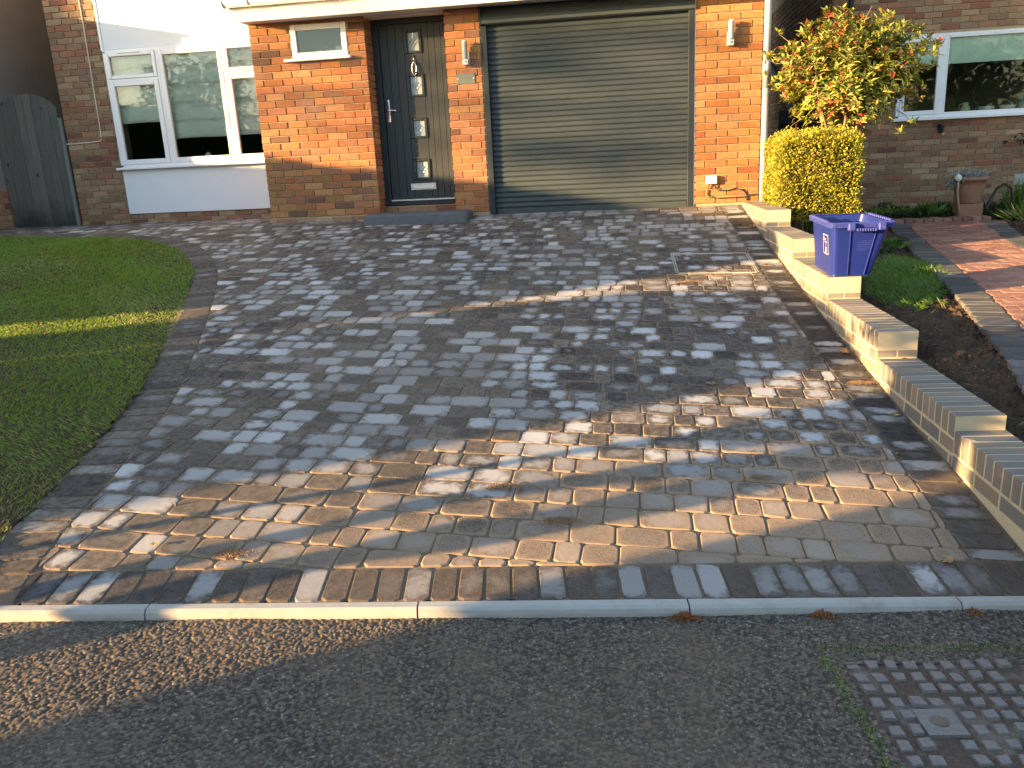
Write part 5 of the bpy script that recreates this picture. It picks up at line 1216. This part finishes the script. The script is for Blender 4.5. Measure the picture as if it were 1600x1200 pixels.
pts = [(-1.19, -5.97, G(-1.19, -5.97)), (-.90, -6.21, G(-.90, -6.21)), (-.08, -5.75, G(-.08, -5.75)), (.05, -2.44, G(.05, -2.44)), (-.2, -2.6, G(-.2, -2.6)), (-2.12, -6.6, G(-2.12, -6.6)), (.62, -4.55, G(.62, -4.55))]
grains('spilt_sand', 'spilt orange jointing sand in small heaps on the blocks', [(a, b, float(c_)+.001) for a, b, c_ in pts], .045, 1300, leafmat('sand_grain', [(0, (.28, .18, .10)), (1, (.50, .35, .22))]), .005, .0045)
# moss and grass along the iron cover and in the kerb joint
n = 900; u = rng.uniform(-.03, .75, n); v = np.where(rng.random(n) < .55, rng.normal(-.035, .014, n), 0); side_ = v == 0; v[side_] = rng.uniform(0, .55, side_.sum()); u[side_] = rng.normal(-.03, .014, side_.sum())
P_ = np.stack([mo[0]+mu[0]*u+mv[0]*v, mo[1]+mu[1]*u+mv[1]*v], 1); Zz = rz(P_[:, 0], P_[:, 1])+.001
o = leaves('moss_edge', np.column_stack([P_, Zz]), rng.normal(0, 1, (n, 3))+[0, 0, .8], rng.normal(0, 1, (n, 3)), rng.uniform(.006, .016, n), .004, rng.uniform(.2, .97, n), GRASS, None, 'stuff'); tag(o, 'moss and grass growing along the edge of the iron road cover', 'moss')

# ================================================================== beyond the frame: what throws the long shadows
def uvp(u, v, D, dn=0.0):
    d_ = TE-math.tan(R(7))
    if u > 0: v += d_*-1.963*u
    elif u < -4: v += d_*(-2+9.7*(v+1)) if v < -.8 else 0
    elif u < -1.95: v += d_*(v+.4)*7 if v < -.4 else 0
    c_, s_ = math.cos(AZ), math.sin(AZ); d = D+dn; return (-c_*d-s_*u, -s_*d+c_*u, v+TE*d)
def shade_caster(name, label, prof, D, depth=.9, vb=-2.6, dens=900, skirt=()):
    """unseen hedge-shaped blocker added across the light; prof = [(u, top v)...]"""
    t = thing(name, label, 'hedge', uvp(prof[0][0], -2.3, D)); mb = MB(); us = np.array([p[0] for p in prof]); vs_ = np.array([p[1] for p in prof])
    poly = [(prof[0][0], vb)]+list(prof)+[(prof[-1][0], vb)]+list(skirt); n = len(poly)
    A = [uvp(u, v, D) for u, v in poly]; B = [uvp(u, v, D+depth)[:2]+(uvp(u, v, D)[2],) for u, v in poly]
    mb.add(A+B, [tuple(range(n)), tuple(reversed(range(n, 2*n)))]+[(i, n+i, n+(i+1) % n, (i+1) % n) for i in range(n)]); obj('inner_growth', mb, plain('caster_core', (.02, .03, .012), .95, .1), t)
    P_ = []; 
    for i in range(len(prof)-1):
        (ua, va), (ub, vb2) = prof[i], prof[i+1]; L_ = math.hypot(ub-ua, vb2-va); k_ = int(L_*dens)+2
        f = rng.uniform(0, 1, k_); u = ua+(ub-ua)*f; v = va+(vb2-va)*f; d = rng.uniform(0, depth, k_)
        for uu, vv, dd in zip(u, v, d): q_ = uvp(uu, vv, D); r_ = uvp(uu, vv, D+dd); P_.append((r_[0], r_[1], q_[2]))
    for _ in range(int((us.max()-us.min())*dens*1.5)):
        u = rng.uniform(us.min(), us.max()); v = np.interp(u, us, vs_)*1 if us[1] > us[0] else np.interp(u, us[::-1], vs_[::-1]); w = rng.uniform(-2.2, v); q_ = uvp(u, w, D-.02)
        if not (skirt and -1.55 < u < -1.15 and w < -1.03): P_.append(q_)
    P_ = np.array(P_); n = len(P_); leaves('foliage', P_+rng.normal(0, .018, P_.shape), rng.normal(0, 1, (n, 3)), rng.normal(0, 1, (n, 3)), .05, .03, rng.uniform(0, 1, n), DKLEAF, t)
shade_caster('long_shade_caster', 'long hedge shape added out of view to shade the wall foot and drive', [(5.5, .20), (3.0, .18), (2.2, .20), (1.55, .13), (1.0, .08), (.13, -.08), (-.6, -.10), (-1.2, -.11), (-1.7, -.14), (-1.86, -.22), (-1.93, -.36), (-1.97, -.55), (-2.02, -.85), (-2.03, -1.3)], 12, skirt=[(-1.52, -2.6), (-1.50, -1.16), (-1.40, -1.09), (-1.22, -1.05), (-1.19, -1.12), (-1.17, -2.6)])  # unseen shape added to block low sun; gap underneath lets a streak through
shade_caster('rounded_shade_caster', 'wide rounded bush shape added out of view to shade the middle of the drive', [(-2.13, -1.3), (-2.13, -.86), (-2.22, -.76), (-2.30, -.66), (-2.55, -.60), (-2.75, -.545), (-3.3, -.56), (-3.7, -.62), (-3.95, -.72), (-4.05, -.85), (-4.16, -1.02), (-4.25, -1.15), (-4.30, -1.28), (-4.42, -1.40), (-4.5, -1.7)], 12.4)  # unseen silhouette added to keep the middle of the drive in shadow
shade_caster('tall_shade_caster', 'tall hedge shape added out of view to shade the road and lower drive', [(-5.5, .2), (-5.48, -.9), (-5.50, -1.25), (-5.62, -1.33), (-5.80, -1.42), (-5.84, -1.7), (-9.5, -1.7)], 12, vb=-2.6) if False else None
t = thing('tall_shade_caster', 'tall hedge shape added out of view to shade the road and lower drive', 'hedge', uvp(-6.5, -2.1, 9))  # unseen block added to shade the road and lower right drive
poly = [(-5.52, .2), (-5.50, -.9), (-5.52, -1.22), (-5.62, -1.33), (-5.80, -1.42), (-5.86, -1.6), (-5.9, -2.6), (-14, -2.6), (-14, .2)]; mb = MB(); n = len(poly)
mb.add([uvp(u, v, 9) for u, v in poly]+[tuple(np.array(uvp(u, v, 9.8))[:2])+(uvp(u, v, 9)[2],) for u, v in poly], [tuple(range(n)), tuple(reversed(range(n, 2*n)))]+[(i, n+i, n+(i+1) % n, (i+1) % n) for i in range(n)]); obj('inner_growth', mb, plain('tall_caster_core', (.02, .03, .012), .95, .1), t)
P_ = []
for _ in range(3800):
    i = rng.integers(0, 6); f = rng.random(); u = poly[i][0]+(poly[i+1][0]-poly[i][0])*f; v = poly[i][1]+(poly[i+1][1]-poly[i][1])*f; P_.append(uvp(u, v, 9+rng.uniform(0, .1)))
P_ = np.array(P_); n = len(P_); leaves('foliage', P_+rng.normal(0, .018, P_.shape), rng.normal(0, 1, (n, 3)), rng.normal(0, 1, (n, 3)), .05, .03, rng.uniform(0, 1, n), DKLEAF, t)
t = thing('bare_tree', 'multi stemmed tree out of view with limbs shaped to throw bands across the drive', 'tree', uvp(-5.2, -2.0, 8)); mb = MB()  # unseen tree; limb points chosen so their shadows band the drive
def limb(pts, r_): mb.tube([uvp(u, v, 8) for u, v in pts], r_, 8)
limb([(-5.45, -2.6), (-5.34, -1.60), (-5.23, -1.46), (-5.08, -1.34), (-5.09, -1.26), (-5.12, -1.17), (-5.05, -1.0), (-4.95, -.6), (-4.9, .4)], [.10, .075, .06, .072, .11, .10, .11, .10, .06])
limb([(-5.30, -2.6), (-5.05, -1.55), (-4.875, -1.33), (-4.845, -1.28), (-4.80, -1.24), (-4.835, -1.18), (-4.87, -1.13), (-4.95, -1.09), (-4.97, -1.0), (-4.85, -.5)], [.06, .05, .045, .038, .05, .055, .07, .07, .08, .08])
limb([(-4.95, -2.6), (-4.66, -1.5), (-4.58, -1.32), (-4.575, -1.23), (-4.57, -1.13), (-4.63, -1.06), (-4.75, -1.01), (-4.85, -.93), (-4.8, -.4)], [.04, .03, .022, .03, .035, .05, .11, .13, .10])
obj('trunk', mb, BARK, t)
n = 5200; u = rng.uniform(-5.30, -4.58, n); v = -1.02+np.abs(rng.normal(0, .55, n)); u += rng.normal(0, .03, n)+np.where(v > -.75, rng.normal(0, .25, n), 0)
P_ = np.array([uvp(a, b, 8+c_) for a, b, c_ in zip(u, v, rng.uniform(-.4, .4, n))]); leaves('crown', P_, rng.normal(0, 1, (n, 3)), rng.normal(0, 1, (n, 3)), .09, .06, rng.uniform(0, 1, n), DKLEAF, t)
# far tree whose thin boughs dapple the garage and porch
t = thing('far_tree', 'large sparse tree out of view down the street', 'tree', uvp(-1, -2.6, 38)); mb = MB()
mb.tube([uvp(4.6, -4.2, 38), uvp(4.5, 0, 38), uvp(4.4, 3, 38)], [.3, .25, .15], 10)
for u0, v0, u1, v1, r_ in ((4.5, .7, .0, 1.0, .06), (4.5, 1.1, .4, 1.30, .07), (.9, 1.35, .45, 1.62, .08), (.55, .30, -.05, .62, .06), (4.4, 1.6, .8, 1.75, .05), (.95, .42, .2, .78, .07)):
    pts = [uvp(u0+(u1-u0)*f, v0+(v1-v0)*f+rng.normal(0, .05), 38) for f in np.linspace(0, 1, 7)]; mb.tube(pts, [r_*1.6-(r_*.9)*f for f in np.linspace(0, 1, 7)], 6)
obj('trunk', mb, BARK, t)
n = 900; u = rng.uniform(-.3, 2.3, n); v = rng.choice([.55, .95, 1.3, 1.6, 1.75], n)+rng.normal(0, .07, n); P_ = np.array([uvp(a, b, 38) for a, b in zip(u, v)]); leaves('crown', P_, rng.normal(0, 1, (n, 3)), rng.normal(0, 1, (n, 3)), .12, .07, rng.uniform(0, 1, n), DKLEAF, t)
# hedge across the street, which the windows mirror
t = thing('street_hedge', 'long hedge across the street behind the viewpoint', 'hedge', (-2, -17, -1))
mb = MB(); mb.box((-12, -17.6, -1.1), (14, -16.6, 1.25)); obj('inner_growth', mb, plain('street_hedge_core', (.03, .045, .015), .95, .1, var=.5, sc=3), t)
n = 24000; P_ = np.stack([rng.uniform(-12, 14, n), rng.uniform(-16.65, -16.5, n), rng.uniform(-1, 1.32, n)], 1); leaves('foliage', P_, rng.normal(0, 1, (n, 3))+[0, .6, .3], rng.normal(0, 1, (n, 3)), .10, .06, rng.uniform(0, 1, n), DKLEAF, t)

for nm_, lab, c_ in (('street_tree', 'bushy tree across the street mirrored in the neighbour window', (11.5, -20, 2.2)), ('street_tree', 'bushy tree across the street mirrored in the bay window', (-17, -20, 2.6))):
    t = thing(nm_, lab, 'tree', (c_[0], c_[1], -1)); mb = MB(); mb.tube([(c_[0], c_[1], -1.1), (c_[0]+.1, c_[1], .8), (c_[0], c_[1], 2.4)], [.22, .16, .08], 8)
    for q_ in range(16): a = q_*2.4; mb.tube([(c_[0], c_[1], .6+q_*.1), (c_[0]+1.2*math.cos(a), c_[1]+1.2*math.sin(a), 1.8+q_*.12), (c_[0]+2.1*math.cos(a), c_[1]+2.0*math.sin(a), 2.6+q_*.13)], [.07, .04, .015], 5)
    obj('trunk', mb, BARK, t); P_, D_, U_, C_ = crown(700, 7, np.array(c_), np.array([2.6, 2.0, 2.2]), .4); n = len(P_); leaves('crown', P_+rng.normal(0, .1, P_.shape), D_, U_, .22, .12, rng.uniform(0, 1, n), DKLEAF, t)
